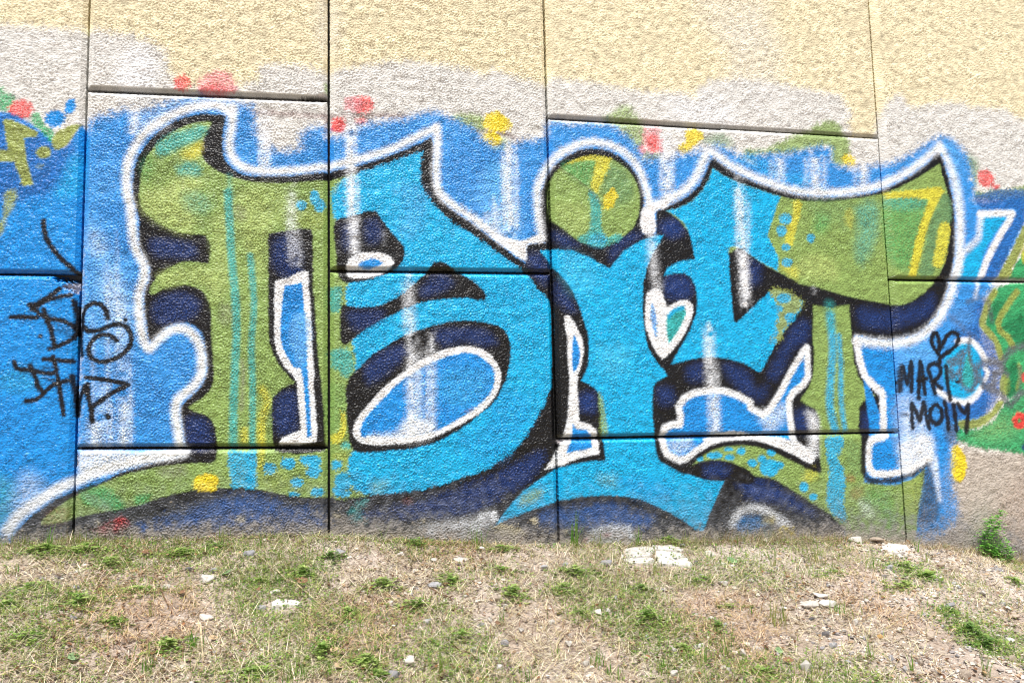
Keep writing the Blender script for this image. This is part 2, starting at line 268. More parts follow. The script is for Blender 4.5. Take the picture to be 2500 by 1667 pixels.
('P','navy',0.75,31.4,11.8,0,1,[211,1394,270,1378,317,1343,245,1336]),
('P','navy',0.75,32.4,12.2,0,1,[487,1341,608,1409,639,1398,543,1336,479,1275]),
('P','navy',1,33.3,12.5,0,1,[755,1468,819,1469,849,1421,796,1389,746,1407,728,1430]),
('P','navy',0.75,33.2,12.4,0,1,[755,1177,806,1196,856,1172,866,1113,746,1112]),
('P','navy',0.75,33.2,12.4,0,1,[749,1191,857,1192,873,1132,802,1101,752,1113]),
('P','navy',0.75,31.1,11.7,0,1,[216,1161,262,1115,295,1034,259,1039,219,1086]),
('P','navy',1,31.1,11.6,0,1,[306,637,366,659,388,601,375,573,310,586]),
('P','navy',0.75,33.1,12.4,0,1,[836,762,913,785,916,713,840,714]),
('P','navy',0.75,33.9,12.7,0,1,[1022,777,1149,734,1165,662,1051,711]),
('P','navy',0.75,32.4,12.2,0,1,[688,670,751,669,760,610,698,600]),
('P','navy',0.75,30.8,11.6,0,1,[77,1286,137,1298,176,1235,156,1159,110,1205]),
('P','navy',0.75,37.5,14.1,0,1,[1758,1038,1928,1038,2111,1077,2195,1123,2188,1039,2030,975,1921,950,1767,975]),
('P','navy',0.75,35,13.1,0,1,[1328,853,1437,988,1478,981,1472,901,1388,853,1286,708,1253,708]),
('P','navy',0.6,34.1,12.8,0,1,[1089,699,1184,661,1244,672,1214,613,1087,663]),
('P','navy',0.75,34.9,13.1,0,1,[1381,537,1449,554,1472,493,1443,458,1377,471]),
('P','navy',0.75,36.3,13.6,0,1,[1748,528,1839,545,1840,459,1743,461]),
('P','navy',0.75,34.7,13,0,1,[1174,1286,1239,1250,1228,1188,1174,1157]),
('P','dblue',0.75,35.3,25.7,0,1,[-1554,152,-1417,193,-1198,257,-1070,251,-972,213,-840,181,-806,112,-1197,133]),
('P','navy',0.85,28.8,25.2,0,1,[-705,158,-534,184,-288,242,-106,296,6,354,138,395,79,298,-71,206,-200,150,-465,142]),
('P','dblue',0.7,30.7,23,0,1,[231,141,348,152,437,153,555,114,644,76,612,44,404,49,258,63,104,93,116,125]),
('P','navy',0.9,34,21.2,0,1,[1061,241,1188,224,1265,197,1378,122,1454,59,1376,81,1248,128,1132,145]),
('P','navy',0.7,24.7,16.5,0,1,[896,305,978,319,1028,288,994,254,900,264]),
('P','green',1,3.9,4.8,0,1,[-1287,1842,-1353,1836,-1417,1808,-1481,1760,-1524,1710,-1552,1649,-1565,1572,-1567,1509,-1558,1463,-1523,1420,-1469,1385,-1409,1360,-1356,1353,-1305,1349,-1290,1324,-1286,1265,-1291,1232,-1344,1236,-1397,1235,-1437,1215,-1479,1184,-1509,1146,-1519,1105,-1511,1096,-1469,1120,-1421,1135,-1372,1137,-1327,1122,-1297,1091,-1282,1042,-1277,948,-1270,843,-1265,759,-1273,709,-1315,662,-1361,629,-1335,612,-1290,596,-1266,568,-1253,522,-1249,465,-1254,409,-1311,404,-1409,400,-1503,388,-1596,367,-1678,335,-1768,296,-1804,276,-1900,189,-1802,194,-1766,208,-1657,226,-1546,245,-1453,272,-1358,292,-1262,298,-1165,297,-1070,285,-1036,275,-936,252,-813,241,-705,238,-637,243,-632,1138,-701,1319,-683,1643,-771,1612,-833,1604,-940,1592,-1044,1585,-1127,1589,-1178,1600,-1238,1619,-1290,1649,-1320,1685,-1329,1730,-1312,1786,-1292,1831]),
('P','green',1,6.6,8.8,0,0,[1511,1067,1602,1053,1710,1070,1711,994,1713,888,1715,788,1734,713,1771,664,1818,619,1752,590,1729,560,1717,457,1730,420,1730,323,1734,200,1857,179,1934,182,2012,207,2084,258,2061,179,2030,80,2011,-8,1990,-115,1621,-94,1609,-16,1539,55,1443,114,1348,176,1253,234,1148,255,1043,316,966,331,890,328,840,307,828,313,873,349,938,381,1001,394,1097,399,1169,389,1265,357,1361,311,1496,257,1502,270,1496,319,1501,415,1507,510,1490,560,1450,578,1412,603,1462,663,1491,730,1501,814,1499,889]),
('P','cyan',1,5.4,10.8,0,0,[-739,1618,-674,1647,-563,1689,-452,1735,-388,1761,-401,1701,-399,1614,-376,1559,-332,1502,-260,1435,-175,1386,-90,1326,-10,1270,52,1222,87,1194,126,1136,167,1097,185,1061,191,1010,185,782,174,691,154,634,110,556,57,474,-2,410,-105,342,-140,328,-251,293,-360,266,-468,250,-611,244,-654,248,-702,269,-722,347,-722,398,-687,449,-721,606,-686,817,-720,959,-727,1030,-733,1102,-719,1156,-684,1246,-778,1390,-785,1499,-792,1572]),
('P','cyan',1,4.7,5.9,0,0,[140,1313,208,1320,298,1314,376,1285,434,1251,472,1234,491,1257,547,1319,625,1367,702,1397,745,1398,725,1364,685,1304,656,1242,634,1164,625,1042,631,935,646,859,682,799,722,752,736,731,684,705,665,683,656,630,654,543,661,456,665,411,686,341,747,305,838,267,910,244,999,236,958,165,915,86,880,11,850,17,766,77,676,126,587,168,515,186,408,195,302,194,203,181,60,144,-55,106,-100,83,-41,155,32,228,119,283,179,317,267,339,356,351,420,350,416,419,406,458,404,562,397,655,379,682,318,715,353,785,358,861,358,923,340,982,324,1041,292,1122,264,1166,228,1207,200,1241,148,1300]),
('P','green',1,5.5,6.8,0,0,[769,1518,822,1531,902,1570,955,1623,994,1679,1015,1737,1071,1700,1137,1674,1209,1650,1307,1623,1408,1599,1510,1588,1615,1587,1721,1601,1829,1617,1939,1640,2052,1681,2167,1737,2252,1788,2301,1817,2310,1749,2332,1671,2338,1564,2329,1464,2314,1378,2275,1279,2225,1199,2152,1137,2074,1090,2016,1071,1944,1073,1861,1085,1756,1101,1653,1125,1551,1153,1449,1172,1351,1222,1284,1251,1188,1313,1136,1348,993,1273,834,1470]),
('P','cyan',1,5.1,8.5,0,0,[769,1518,814,1493,850,1464,873,1423,891,1349,900,1286,860,1281,810,1268,756,1238,736,1202,789,1215,845,1215,877,1196,896,1153,903,1084,894,1023,858,941,803,857,756,785,800,792,864,809,961,817,1057,805,1128,784,1202,742,1215,746,1296,872,1389,988,1448,1044,1457,1087,1378,1131,1306,1142,1277,1130,1174,1043,1098,978,1084,988,1080,1075,1076,1234,1077,1341,1099,1353,1131,1348,1188,1313,1261,1267,1332,1234,1340,1299,1311,1360,1285,1410,1318,1483,1340,1545,1370,1606,1307,1623,1209,1650,1137,1674,1071,1700,1015,1737,994,1679,955,1623,902,1570,822,1531]),
('P','green',1,4.8,6,0,1,[281,1730,355,1760,435,1773,503,1758,576,1712,618,1652,634,1586,628,1513,596,1433,538,1384,482,1349,426,1333,378,1344,318,1367,259,1413,206,1453,187,1511,189,1583,206,1655,238,1698]),
('P','teal',0.75,16.2,11.4,0,1,[-1509,1721,-1466,1772,-1392,1803,-1312,1824,-1307,1813,-1351,1756,-1421,1725,-1455,1696,-1494,1684]),
('P','teal',0.6,16.2,13,0,1,[-1429,1632,-1380,1667,-1319,1637,-1349,1597,-1419,1605]),
('P','lemon',0.7,16.3,13.1,0,1,[-1405,1693,-1371,1733,-1331,1751,-1326,1707,-1370,1678]),
('P','lgreen',0.7,25.9,16.2,0,1,[-1453,1572,-1379,1607,-1318,1566,-1387,1516,-1452,1513]),
('P','lgreen',0.7,32,16,0,1,[-1559,1510,-1452,1551,-1377,1505,-1346,1425,-1375,1360,-1424,1370,-1499,1410,-1553,1457]),
('P','teal',0.25,29.2,16.2,0,1,[-1402,1521,-1328,1540,-1277,1481,-1327,1437,-1387,1467]),
('P','emer',0.22,22.3,4.8,0,1,[-1567,1653,-1528,1693,-1508,1640,-1546,1573]),
('P','lgreen',0.5,22.4,12.8,0,1,[-1494,1177,-1373,1216,-1274,1201,-1263,1127,-1372,1152,-1469,1130]),
('P','lgreen',0.4,26.1,16.3,0,1,[-1277,1427,-1227,1456,-1223,1106,-1272,1053,-1279,1266]),
('P','lgreen',0.4,29.9,16.6,0,1,[-1177,1539,-1079,1543,-1076,1161,-1134,1268,-1175,1376]),
('P','lgreen',0.35,30.2,16.8,0,1,[-1146,1559,-992,1565,-975,1427,-1068,1381,-1103,1260,-1144,1314]),
('P','ogreen',0.4,24.1,5.2,0,1,[-950,1466,-813,1454,-813,1404,-939,1400]),
('S','teal',0.8,8.2,6.5,31,1,[-1219,1539,-1208,1379,-1199,1238,-1185,1098,-1177,959,-1182,787,-1186,617,-1185,462]),
('S','teal',0.75,8.2,6.6,24.6,1,[-1125,1266,-1113,1134,-1109,1029,-1117,890,-1113,786,-1110,615,-1109,459]),
('S','teal',0.3,13.2,5,19.9,1,[-1204,1522,-1213,1611]),
('P','cyan',0.85,4.8,9.7,0,0,[-1208,446,-1097,442,-1093,352,-1098,293,-1189,299,-1200,381]),
('P','cyan',0.8,4.9,9.7,0,0,[-1136,442,-1096,436,-1090,291,-1135,293]),
('S','dirt',0.45,9.8,4.9,16.3,1,[-1154,616,-1150,718,-1149,787,-1156,821]),
('S','lemon',0.6,9.7,4.9,25.9,1,[-1143,531,-1141,489]),
('S','lemon',0.5,11.4,4.9,22.8,1,[-1075,546,-1071,478,-1077,377]),
('S','lemon',0.55,14.7,4.9,29.5,1,[-1073,701,-1053,654,-1073,576,-1077,487]),
('P','dirt',0.3,16.3,4.9,0,1,[-1242,1063,-1207,1053,-1201,979,-1231,968]),
('P','dirt',0.3,14.9,5,0,1,[-1187,1484,-1146,1469,-1145,1420,-1186,1430]),
('P','yellow',0.97,4.7,9.5,0,1,[-1339,321,-1311,355,-1268,359,-1238,327,-1247,297,-1300,287,-1334,301]),
('P','emer',0.65,15,12,0,1,[-1759,294,-1668,320,-1612,273,-1593,242,-1648,230,-1731,259]),
('P','emer',0.6,12.2,10.7,0,1,[-1556,280,-1500,283,-1509,258,-1556,251]),
('P','dirt',0.3,12,4.5,0,1,[-1750,299,-1704,292,-1639,225,-1666,226]),
('P','dirt',0.4,15.6,12.5,0,1,[-1479,382,-1369,393,-1359,362,-1454,351]),
('P','brown',0.3,14.7,4.4,0,1,[-1874,232,-1803,248,-1802,194,-1895,189]),
('P','teal',0.8,6.2,13.8,0,1,[-797,1135,-760,1146,-750,1064,-755,1026,-787,1015,-797,1080]),
('P','green',0.8,12,13.7,0,1,[-802,1026,-755,1015,-750,890,-719,852,-802,852]),
('P','teal',0.8,12,15.4,0,1,[-797,852,-713,862,-697,830,-703,770,-729,744,-761,766,-787,798]),
('P','emer',0.45,17,13.6,0,1,[-800,723,-729,701,-730,594,-740,525,-797,505]),
('P','green',0.6,13.6,11.9,0,1,[-800,766,-729,733,-730,514,-717,445,-803,447]),
('P','lemon',0.85,6.1,11.9,0,1,[-751,605,-730,572,-730,519,-746,477,-792,468,-798,495,-756,520]),
('P','lemon',0.8,5.1,10.2,0,1,[-792,415,-730,428,-725,397,-746,382,-782,393]),
('P','teal',0.8,5.1,8.5,0,1,[-710,452,-712,442,-720,435,-730,433,-740,436,-748,443,-751,453,-748,462,-740,469,-730,471,-720,468,-712,461]),
('P','green',0.75,6.1,13.5,0,1,[-803,436,-715,433,-736,381,-736,318,-720,276,-700,243,-793,242]),
('P','cyan',0.9,3.9,9.8,0,1,[-1015,371,-1018,357,-1028,348,-1041,345,-1054,349,-1064,359,-1067,373,-1064,386,-1054,396,-1041,399,-1028,395,-1019,384]),
('P','cyan',0.9,4,9.9,0,1,[-936,389,-940,377,-951,368,-966,366,-981,370,-991,379,-995,391,-992,402,-981,411,-966,413,-951,410,-940,401]),
('P','cyan',0.9,4,10,0,1,[-831,395,-837,383,-853,375,-874,373,-896,377,-912,386,-918,398,-912,410,-896,418,-875,421,-853,417,-837,407]),
('P','cyan',0.9,4,10,0,1,[-834,353,-838,338,-849,327,-864,324,-879,329,-890,340,-894,356,-890,371,-879,382,-864,385,-849,381,-838,369]),
('P','cyan',0.9,4,9.9,0,1,[-908,307,-911,295,-920,287,-933,284,-945,288,-954,297,-957,309,-954,321,-945,329,-933,332,-920,328,-911,319]),
('P','cyan',0.9,4,10,0,1,[-822,264,-826,255,-835,249,-849,247,-862,250,-872,257,-875,267,-872,276,-862,282,-849,284,-836,281,-826,274]),
('P','cyan',0.9,4,9.9,0,1,[-920,261,-923,257,-930,254,-940,253,-950,255,-957,258,-960,263,-957,267,-950,269,-940,270,-930,269,-923,265]),
('P','cyan',0.9,3.9,9.7,0,1,[-1104,333,-1106,316,-1112,304,-1120,300,-1128,305,-1134,318,-1136,334,-1134,351,-1129,363,-1121,367,-1112,362,-1106,350]),
('P','cyan',0.9,4.1,10.1,0,1,[-748,374,-751,364,-760,356,-772,354,-784,357,-792,365,-795,375,-792,386,-784,393,-772,395,-760,392,-751,384]),
('P','cyan',0.9,4.1,10.1,0,1,[-704,301,-709,281,-722,266,-741,262,-760,268,-773,283,-778,304,-773,324,-759,339,-741,344,-722,337,-709,322]),
('P','cyan',0.9,4,10.1,0,1,[-735,266,-738,254,-748,246,-762,243,-775,247,-785,256,-789,268,-785,280,-775,288,-762,291,-748,287,-738,278]),
('P','cyan',0.9,4.1,10.1,0,1,[-712,254,-717,248,-729,243,-746,242,-763,245,-775,250,-780,257,-775,264,-763,268,-746,269,-729,267,-717,261]),
('P','ogreen',0.3,16.3,4.9,0,1,[-1091,363,-971,348,-960,286,-1075,291]),
('P','cyan',0.85,4.1,8.6,0,1,[-840,1525,-842,1509,-850,1497,-860,1492,-871,1496,-878,1508,-881,1524,-878,1540,-871,1553,-860,1558,-850,1553,-842,1542]),
('P','cyan',0.85,4.2,8.6,0,1,[-815,1493,-818,1478,-827,1467,-839,1463,-851,1466,-860,1477,-863,1491,-860,1506,-851,1517,-839,1521,-827,1518,-818,1507]),
('P','cyan',0.85,4.1,8.6,0,1,[-896,1493,-899,1482,-907,1474,-918,1470,-929,1473,-938,1481,-941,1491,-938,1502,-929,1511,-918,1514,-907,1511,-899,1504]),
('P','cyan',0.85,4.1,8.6,0,1,[-848,1547,-850,1541,-855,1536,-863,1534,-871,1536,-877,1540,-879,1546,-877,1553,-871,1558,-863,1560,-855,1558,-850,1554]),
('P','green',0.6,12.2,10.5,0,1,[-786,1606,-749,1610,-781,1544]),
('P','green',0.95,4.2,6.9,0,1,[-813,1431,-773,1438,-771,1173,-813,1173]),
('P','green',0.9,5.2,10.4,0,1,[-802,1245,-768,1223,-760,1168,-750,1146,-781,1129,-802,1146]),
('P','lblue',0.3,43.5,21.7,0,1,[-520,1610,-398,1586,-371,1501,-440,1356,-511,1383,-482,1497]),
('P','blue',0.25,43.8,18.3,0,1,[-247,478,-27,521,-30,388,-138,365,-221,379]),
('P','blue',0.3,48.4,18.6,0,1,[-98,673,72,642,88,585,11,476,-102,507]),
('P','hot',0.4,47.5,23.8,0,1,[409,859,543,870,551,777,476,720,400,779]),
('P','hot',0.3,43.2,19.6,0,1,[244,1300,363,1273,413,1150,292,1114,241,1207]),
('P','ogreen',0.3,13.8,13.8,0,1,[-626,293,-547,300,-584,249,-627,250]),
('P','ogreen',0.55,14.9,14.9,0,1,[21,206,130,234,106,191,15,168]),
('P','ogreen',0.25,19.4,19.4,0,1,[365,280,472,287,470,230,381,251]),
('P','blue',0.3,31.7,23.8,0,1,[471,253,652,257,741,196,708,152,558,182]),
('P','green',0.8,5.9,9.8,0,1,[399,658,418,618,428,543,430,458,406,447,401,549]),
('P','emer',0.4,20,12,0,1,[256,1723,342,1745,428,1748,402,1687,375,1613,333,1642,279,1676]),
('P','sgreen',0.6,28.5,14.2,0,1,[496,1739,576,1694,603,1597,551,1541,459,1580,463,1677]),
('P','lemon',0.8,4.8,8.1,0,1,[275,1724,355,1763,442,1772,503,1758,490,1745,441,1749,354,1745]),
('P','lemon',0.85,6.1,10.1,0,1,[435,1749,497,1757,469,1689,443,1634,423,1591,393,1626,407,1675]),
('P','yellow',0.8,6.1,10.1,0,1,[472,1599,498,1615,522,1600,514,1558,475,1514,451,1519,452,1550]),
('P','teal',0.85,6,10,0,1,[386,1602,428,1573,438,1507,441,1411,452,1382,527,1401,539,1387,482,1349,426,1333,378,1344,324,1373,374,1410,389,1506]),
('P','cyan',0.5,16,6,0,1,[379,1386,453,1394,463,1352,426,1333,366,1356]),
('S','maroon',0.4,8,6,8,1,[244,1704,339,1642,410,1584,445,1537]),
('P','lgreen',0.35,27.6,15.8,0,1,[215,1530,359,1529,368,1421,307,1396,248,1436]),
('P','lemon',0.8,6.7,13.4,0,1,[1442,1588,1483,1576,1472,1519,1439,1435,1414,1359,1381,1371,1392,1441,1430,1511]),
('P','lgreen',0.6,31.5,22.5,0,1,[1443,1285,1555,1324,1636,1288,1659,1212,1519,1192,1398,1221]),
('P','lemon',0.5,17.7,15.5,0,1,[1347,1264,1441,1253,1437,1197,1397,1209]),
('P','lemon',0.6,16.2,13.9,0,1,[1717,1532,1754,1559,1773,1534,1746,1456,1727,1475]),
('P','emer',0.4,31.9,18.2,0,1,[1569,1528,1624,1517,1612,1440,1549,1432]),
('P','sgreen',0.3,46.1,23.1,0,1,[1518,1590,1827,1587,1896,1550,1817,1451,1650,1479,1515,1539]),
('P','teal',0.4,37.3,21,0,1,[1790,1567,1900,1596,1903,1453,1843,1323,1789,1271,1760,1354,1788,1450]),
('P','emer',0.4,28.7,16.7,0,1,[1965,1605,2224,1626,2169,1506,2120,1361,2076,1262,2003,1261,1946,1357]),
('P','teal',0.35,24,7.2,0,1,[1959,1618,2194,1625,2199,1599,1970,1579]),
('P','lemon',0.92,5.8,9.7,0,0,[1962,1650,2199,1679,2290,1692,2318,1669,2292,1635,2258,1588,2214,1507,2177,1421,2147,1328,2108,1218,2064,1217,2096,1328,2134,1439,2180,1539,2216,1619,2106,1629,1974,1618]),
('P','sgreen',0.85,8.8,12.2,0,1,[2309,1656,2338,1643,2332,1497,2288,1509,2254,1462,2205,1232,2130,1218,2162,1335,2213,1494,2266,1588]),
('P','lemon',0.85,7.3,9.8,0,1,[2272,1489,2296,1506,2329,1497,2317,1411,2277,1298,2252,1265,2216,1271,2240,1376]),
('P','cyan',0.85,5.3,8.9,0,1,[1424,1495,1418,1481,1405,1470,1386,1465,1369,1469,1357,1479,1353,1493,1358,1508,1372,1519,1390,1523,1408,1520,1420,1510]),
('P','cyan',0.85,5.4,9,0,1,[1543,1401,1539,1390,1531,1381,1519,1378,1508,1381,1500,1389,1498,1400,1502,1412,1511,1420,1522,1423,1533,1421,1541,1413]),
('P','cyan',0.85,5.3,8.9,0,1,[1407,1353,1403,1345,1394,1338,1382,1336,1370,1338,1361,1344,1358,1352,1362,1360,1371,1366,1384,1369,1396,1367,1404,1361]),
('P','cyan',0.85,5.3,8.9,0,1,[1414,1278,1409,1267,1398,1258,1383,1255,1369,1258,1359,1266,1356,1277,1361,1288,1372,1297,1386,1300,1400,1297,1411,1289]),
('P','cyan',0.85,5.3,8.9,0,1,[1391,1434,1386,1420,1376,1409,1362,1405,1349,1408,1340,1419,1338,1433,1342,1447,1352,1458,1366,1462,1379,1459,1388,1449]),
('P','ogreen',0.9,6.6,19.7,0,1,[1286,1141,1379,1136,1457,1087,1448,1049,1391,1000,1296,871,1276,878,1318,1012,1308,1073]),
('P','cyan',0.85,5.3,8.8,0,1,[1396,1099,1390,1087,1375,1078,1355,1074,1336,1077,1322,1086,1317,1098,1323,1110,1338,1119,1358,1123,1378,1120,1392,1111]),
('P','cyan',0.85,5.3,8.8,0,1,[1415,1006,1410,994,1399,985,1383,982,1368,985,1357,994,1354,1006,1359,1018,1370,1027,1386,1030,1401,1027,1412,1018]),
('P','cyan',0.85,5.2,8.7,0,1,[1315,932,1311,920,1302,912,1291,909,1281,912,1273,921,1271,932,1275,944,1283,953,1294,956,1305,953,1312,944]),
('P','cyan',0.85,5.2,8.7,0,1,[1308,890,1305,882,1298,876,1289,874,1281,876,1275,882,1273,890,1276,898,1282,904,1291,906,1300,903,1306,898]),
('P','cyan',0.85,5.3,8.8,0,1,[1349,1049,1345,1041,1337,1035,1326,1033,1315,1035,1307,1041,1305,1049,1308,1057,1317,1063,1328,1065,1339,1063,1346,1057]),
('S','cyan',0.8,13.4,8.9,37.9,1,[1602,1016,1604,854,1585,713,1570,594,1576,514,1590,458]),
('S','cyan',0.75,11.2,9,24.7,1,[1642,914,1642,753,1633,632,1635,532,1643,457]),
('S','teal',0.4,22.5,6.8,49.5,1,[1601,1067,1602,955]),
('P','cyan',0.88,6.6,13.2,0,1,[1545,419,1633,417,1623,362,1593,327,1623,266,1623,176,1611,99,1615,16,1572,36,1529,85,1529,180,1548,269,1539,329]),
('P','cyan',0.9,5.1,8.5,0,1,[1271,359,1267,351,1257,345,1244,343,1232,345,1223,352,1220,361,1224,369,1234,376,1247,377,1259,375,1268,368]),
('P','cyan',0.9,5.1,8.5,0,1,[1282,285,1274,264,1255,249,1229,245,1204,251,1186,267,1180,289,1188,310,1208,324,1234,329,1259,323,1277,306]),
('P','cyan',0.9,5.1,8.5,0,1,[1308,296,1303,286,1292,280,1276,278,1262,281,1251,288,1248,298,1252,307,1264,314,1279,316,1294,313,1304,306]),
('P','cyan',0.9,5.2,8.6,0,1,[1430,190,1426,178,1416,169,1404,166,1393,170,1385,180,1382,192,1386,205,1396,213,1408,216,1419,212,1427,203]),
('P','cyan',0.9,5.2,8.7,0,1,[1474,141,1471,132,1462,126,1451,125,1441,127,1433,134,1431,143,1434,151,1443,157,1454,159,1464,156,1472,150]),
('P','cyan',0.9,5.1,8.5,0,1,[1216,329,1213,319,1204,312,1194,310,1183,313,1176,320,1174,330,1177,340,1185,346,1196,349,1206,346,1214,338]),
('P','cyan',0.9,5,8.3,0,1,[996,353,990,345,975,339,954,337,934,341,919,347,914,356,920,364,935,370,956,372,976,369,991,362]),
('P','cyan',0.9,5,8.4,0,1,[1113,370,1109,361,1100,355,1089,353,1077,356,1069,362,1067,371,1070,380,1079,386,1091,388,1102,385,1110,378]),
('P','cyan',0.9,4.9,8.2,0,1,[899,342,896,335,888,331,878,330,868,332,861,337,858,343,861,350,869,355,879,356,890,354,897,349]),
('P','cyan',0.9,5,8.3,0,1,[1051,380,1048,376,1038,373,1026,372,1013,373,1004,377,1001,382,1005,387,1014,390,1027,391,1039,389,1048,385]),
('P','cyan',0.9,5,8.3,0,1,[1056,342,1052,336,1042,331,1030,330,1017,332,1009,337,1006,344,1009,351,1019,355,1031,357,1044,354,1053,349]),
('P','cyan',0.9,5.1,8.4,0,1,[1170,312,1166,302,1156,296,1143,294,1131,297,1122,304,1119,314,1123,323,1133,330,1146,332,1158,329,1167,322]),
('P','lemon',0.45,17.4,15.2,0,1,[1407,251,1469,284,1487,253,1437,214,1398,227]),
('P','brown',0.5,8,13.3,0,1,[1634,236,1682,234,1679,204,1639,211]),
('P','brown',0.35,17.8,15.6,0,1,[1649,157,1718,178,1729,141,1660,121]),
('P','emer',0.25,36,20.2,0,1,[1730,153,1855,160,1887,38,1867,-39,1779,67,1711,82]),
('P','ogreen',0.4,27.6,6.9,0,1,[1970,192,2071,218,2044,66,1969,9]),
('P','white',0.3,22.3,20.1,0,1,[1700,113,1754,98,1776,31,1709,47]),
('P','sgreen',0.35,26.8,6.7,0,1,[1653,410,1720,383,1708,227,1650,265]),
('P','black',1,4.2,7.1,0,1,[-773,1426,-750,1442,-711,1448,-657,1470,-593,1474,-581,1450,-538,1394,-501,1349,-478,1322,-482,1253,-518,1218,-595,1181,-676,1162,-738,1157,-761,1184,-768,1267]),
('P','black',1,4.3,7.2,0,1,[-369,1222,-347,1250,-319,1256,-263,1229,-236,1209,-179,1174,-135,1136,-111,1102,-119,1086,-208,1092,-293,1088,-405,1069,-475,1043,-568,998,-649,950,-703,905,-737,882,-748,895,-753,971,-751,1037,-742,1059,-713,1053,-648,1048,-567,1065,-514,1092,-469,1122,-431,1160,-391,1194]),
('P','black',1,4.3,7.2,0,1,[-729,711,-714,745,-677,786,-623,835,-553,883,-460,933,-361,965,-267,987,-182,991,-97,976,-47,960,-22,932,-8,885,-9,817,-22,756,-48,689,-99,612,-135,587,-191,542,-275,491,-358,454,-466,431,-572,426,-651,423,-699,432,-715,471,-725,530,-729,620]),
('P','black',1,4,6.7,0,0,[-1053,1362,-1028,1371,-965,1378,-912,1390,-876,1386,-868,1359,-867,1154,-855,998,-845,837,-833,729,-823,622,-816,458,-816,436,-860,427,-936,425,-1019,439,-1027,463,-1029,497,-1033,601,-1030,660,-1009,690,-967,714,-942,725,-973,759,-1004,795,-1029,844,-1046,896,-1051,1026,-1052,1186]),
('P','navy',0.75,27.1,10.1,0,1,[-1022,1338,-949,1356,-918,1263,-928,1171,-1016,1207]),
('P','navy',0.6,28,10.5,0,1,[-738,1405,-701,1423,-696,1323,-728,1300]),
('P','navy',0.7,28.4,10.6,0,1,[-641,1425,-598,1437,-577,1353,-631,1335]),
('P','navy',0.75,27.9,10.5,0,1,[-718,1026,-675,1031,-568,1026,-579,993,-692,955]),
('P','navy',0.75,29.1,10.9,0,1,[-392,1150,-314,1190,-264,1162,-315,1122,-404,1105]),
('P','navy',0.75,28.1,10.5,0,1,[-650,780,-488,883,-461,871,-543,774,-634,721]),
('P','navy',0.75,29.4,11,0,1,[-351,932,-211,954,-99,931,-71,891,-128,880,-212,903,-318,882]),
('P','navy',0.75,26.5,10,0,1,[-1008,663,-947,689,-931,572,-936,530,-1002,516]),
('P','white',1,4.2,7,0,1,[-728,1217,-707,1267,-674,1284,-593,1290,-539,1275,-520,1250,-545,1219,-589,1192,-675,1175,-718,1180,-725,1207]),
('P','blue',1,4.2,7,0,1,[-680,1234,-642,1260,-588,1258,-569,1244,-605,1224,-648,1217]),
('P','white',1,4.3,7.1,0,1,[-697,540,-677,576,-624,640,-571,698,-489,762,-407,816,-324,854,-241,873,-168,872,-112,847,-73,801,-54,756,-55,711,-82,651,-145,585,-218,543,-302,502,-384,472,-519,454,-625,455,-678,470,-700,497]),
('P','blue',1,5.4,7.2,0,1,[-667,491,-672,523,-651,570,-598,628,-517,708,-446,761,-352,810,-269,837,-185,847,-129,819,-90,779,-80,734,-98,673,-150,619,-218,571,-302,524,-357,503,-465,479,-625,490]),
('P','white',0.85,28.1,10.5,0,1,[-625,490,-519,503,-464,560,-356,530,-368,487,-492,469]),
('P','hot',0.25,43.7,18.2,0,1,[-326,749,-130,774,-97,718,-189,608,-322,639]),
('P','maroon',0.4,6.6,5.5,0,1,[-229,582,-178,608,-190,586]),
('P','white',1,4,6.7,0,0,[-1023,1160,-974,1171,-922,1200,-886,1202,-886,1145,-876,1026,-870,864,-862,757,-865,724,-850,518,-853,475,-927,463,-1008,468,-991,496,-915,525,-922,599,-932,725,-942,748,-983,795,-1015,855,-1025,919,-1026,1078]),
('P','blue',1,4,6.7,0,0,[-984,1139,-912,1155,-906,1079,-896,971,-889,799,-885,747,-872,498,-890,495,-900,650,-907,732,-917,784,-948,790,-988,865,-1002,919,-997,1052]),
('P','lblue',0.8,20.2,13.5,0,1,[-955,994,-905,1030,-894,819,-916,784,-944,837]),
('P','white',1,4.6,7.7,0,0,[245,1004,259,1016,276,1004,304,959,326,906,334,855,322,791,303,747,296,706,299,609,302,529,350,517,378,494,388,442,391,379,357,378,296,366,213,336,135,321,169,365,204,415,223,458,244,536,254,610,262,723,256,837,258,906,250,953]),
('P','blue',1,4.7,5.8,0,1,[288,924,308,883,316,843,305,785,283,751,276,809,281,878]),
('P','blue',1,4.6,5.8,0,0,[270,522,289,496,336,492,356,466,359,443,357,406,292,399,233,386,264,451]),
('P','white',1,4.9,8.2,0,1,[655,1124,684,1142,721,1130,738,1083,749,1056,794,1077,852,1086,876,1065,878,1029,860,987,818,910,772,857,739,822,713,810,689,834,661,893,639,964,640,1052]),
('P','blue',0.85,4.9,8.1,0,1,[672,1076,686,1035,694,940,687,911,670,964,663,1023]),
('P','teal',1,6.2,8.2,0,1,[747,1011,787,1047,832,1059,843,1035,821,975,781,916,748,881,741,940]),
('P','cyan',0.9,6.2,6.2,0,1,[748,1017,787,1050,835,1062,837,1047,786,1029,753,993]),
('P','blue',1,3.8,4.2,0,0,[701,455,711,490,749,503,787,505,792,546,784,587,817,627,869,649,952,660,1015,655,1085,633,1148,599,1147,573,1210,538,1244,559,1301,629,1374,743,1441,834,1463,858,1464,778,1460,717,1430,675,1375,640,1352,604,1349,550,1357,466,1366,400,1459,338,1362,389,1265,410,1200,424,1100,432,1003,429,920,408,868,381,816,348,779,338,718,369,702,409,700,444]),
('P','white',0.4,28.4,16.2,0,1,[721,420,771,436,846,439,844,405,780,361,731,380]),
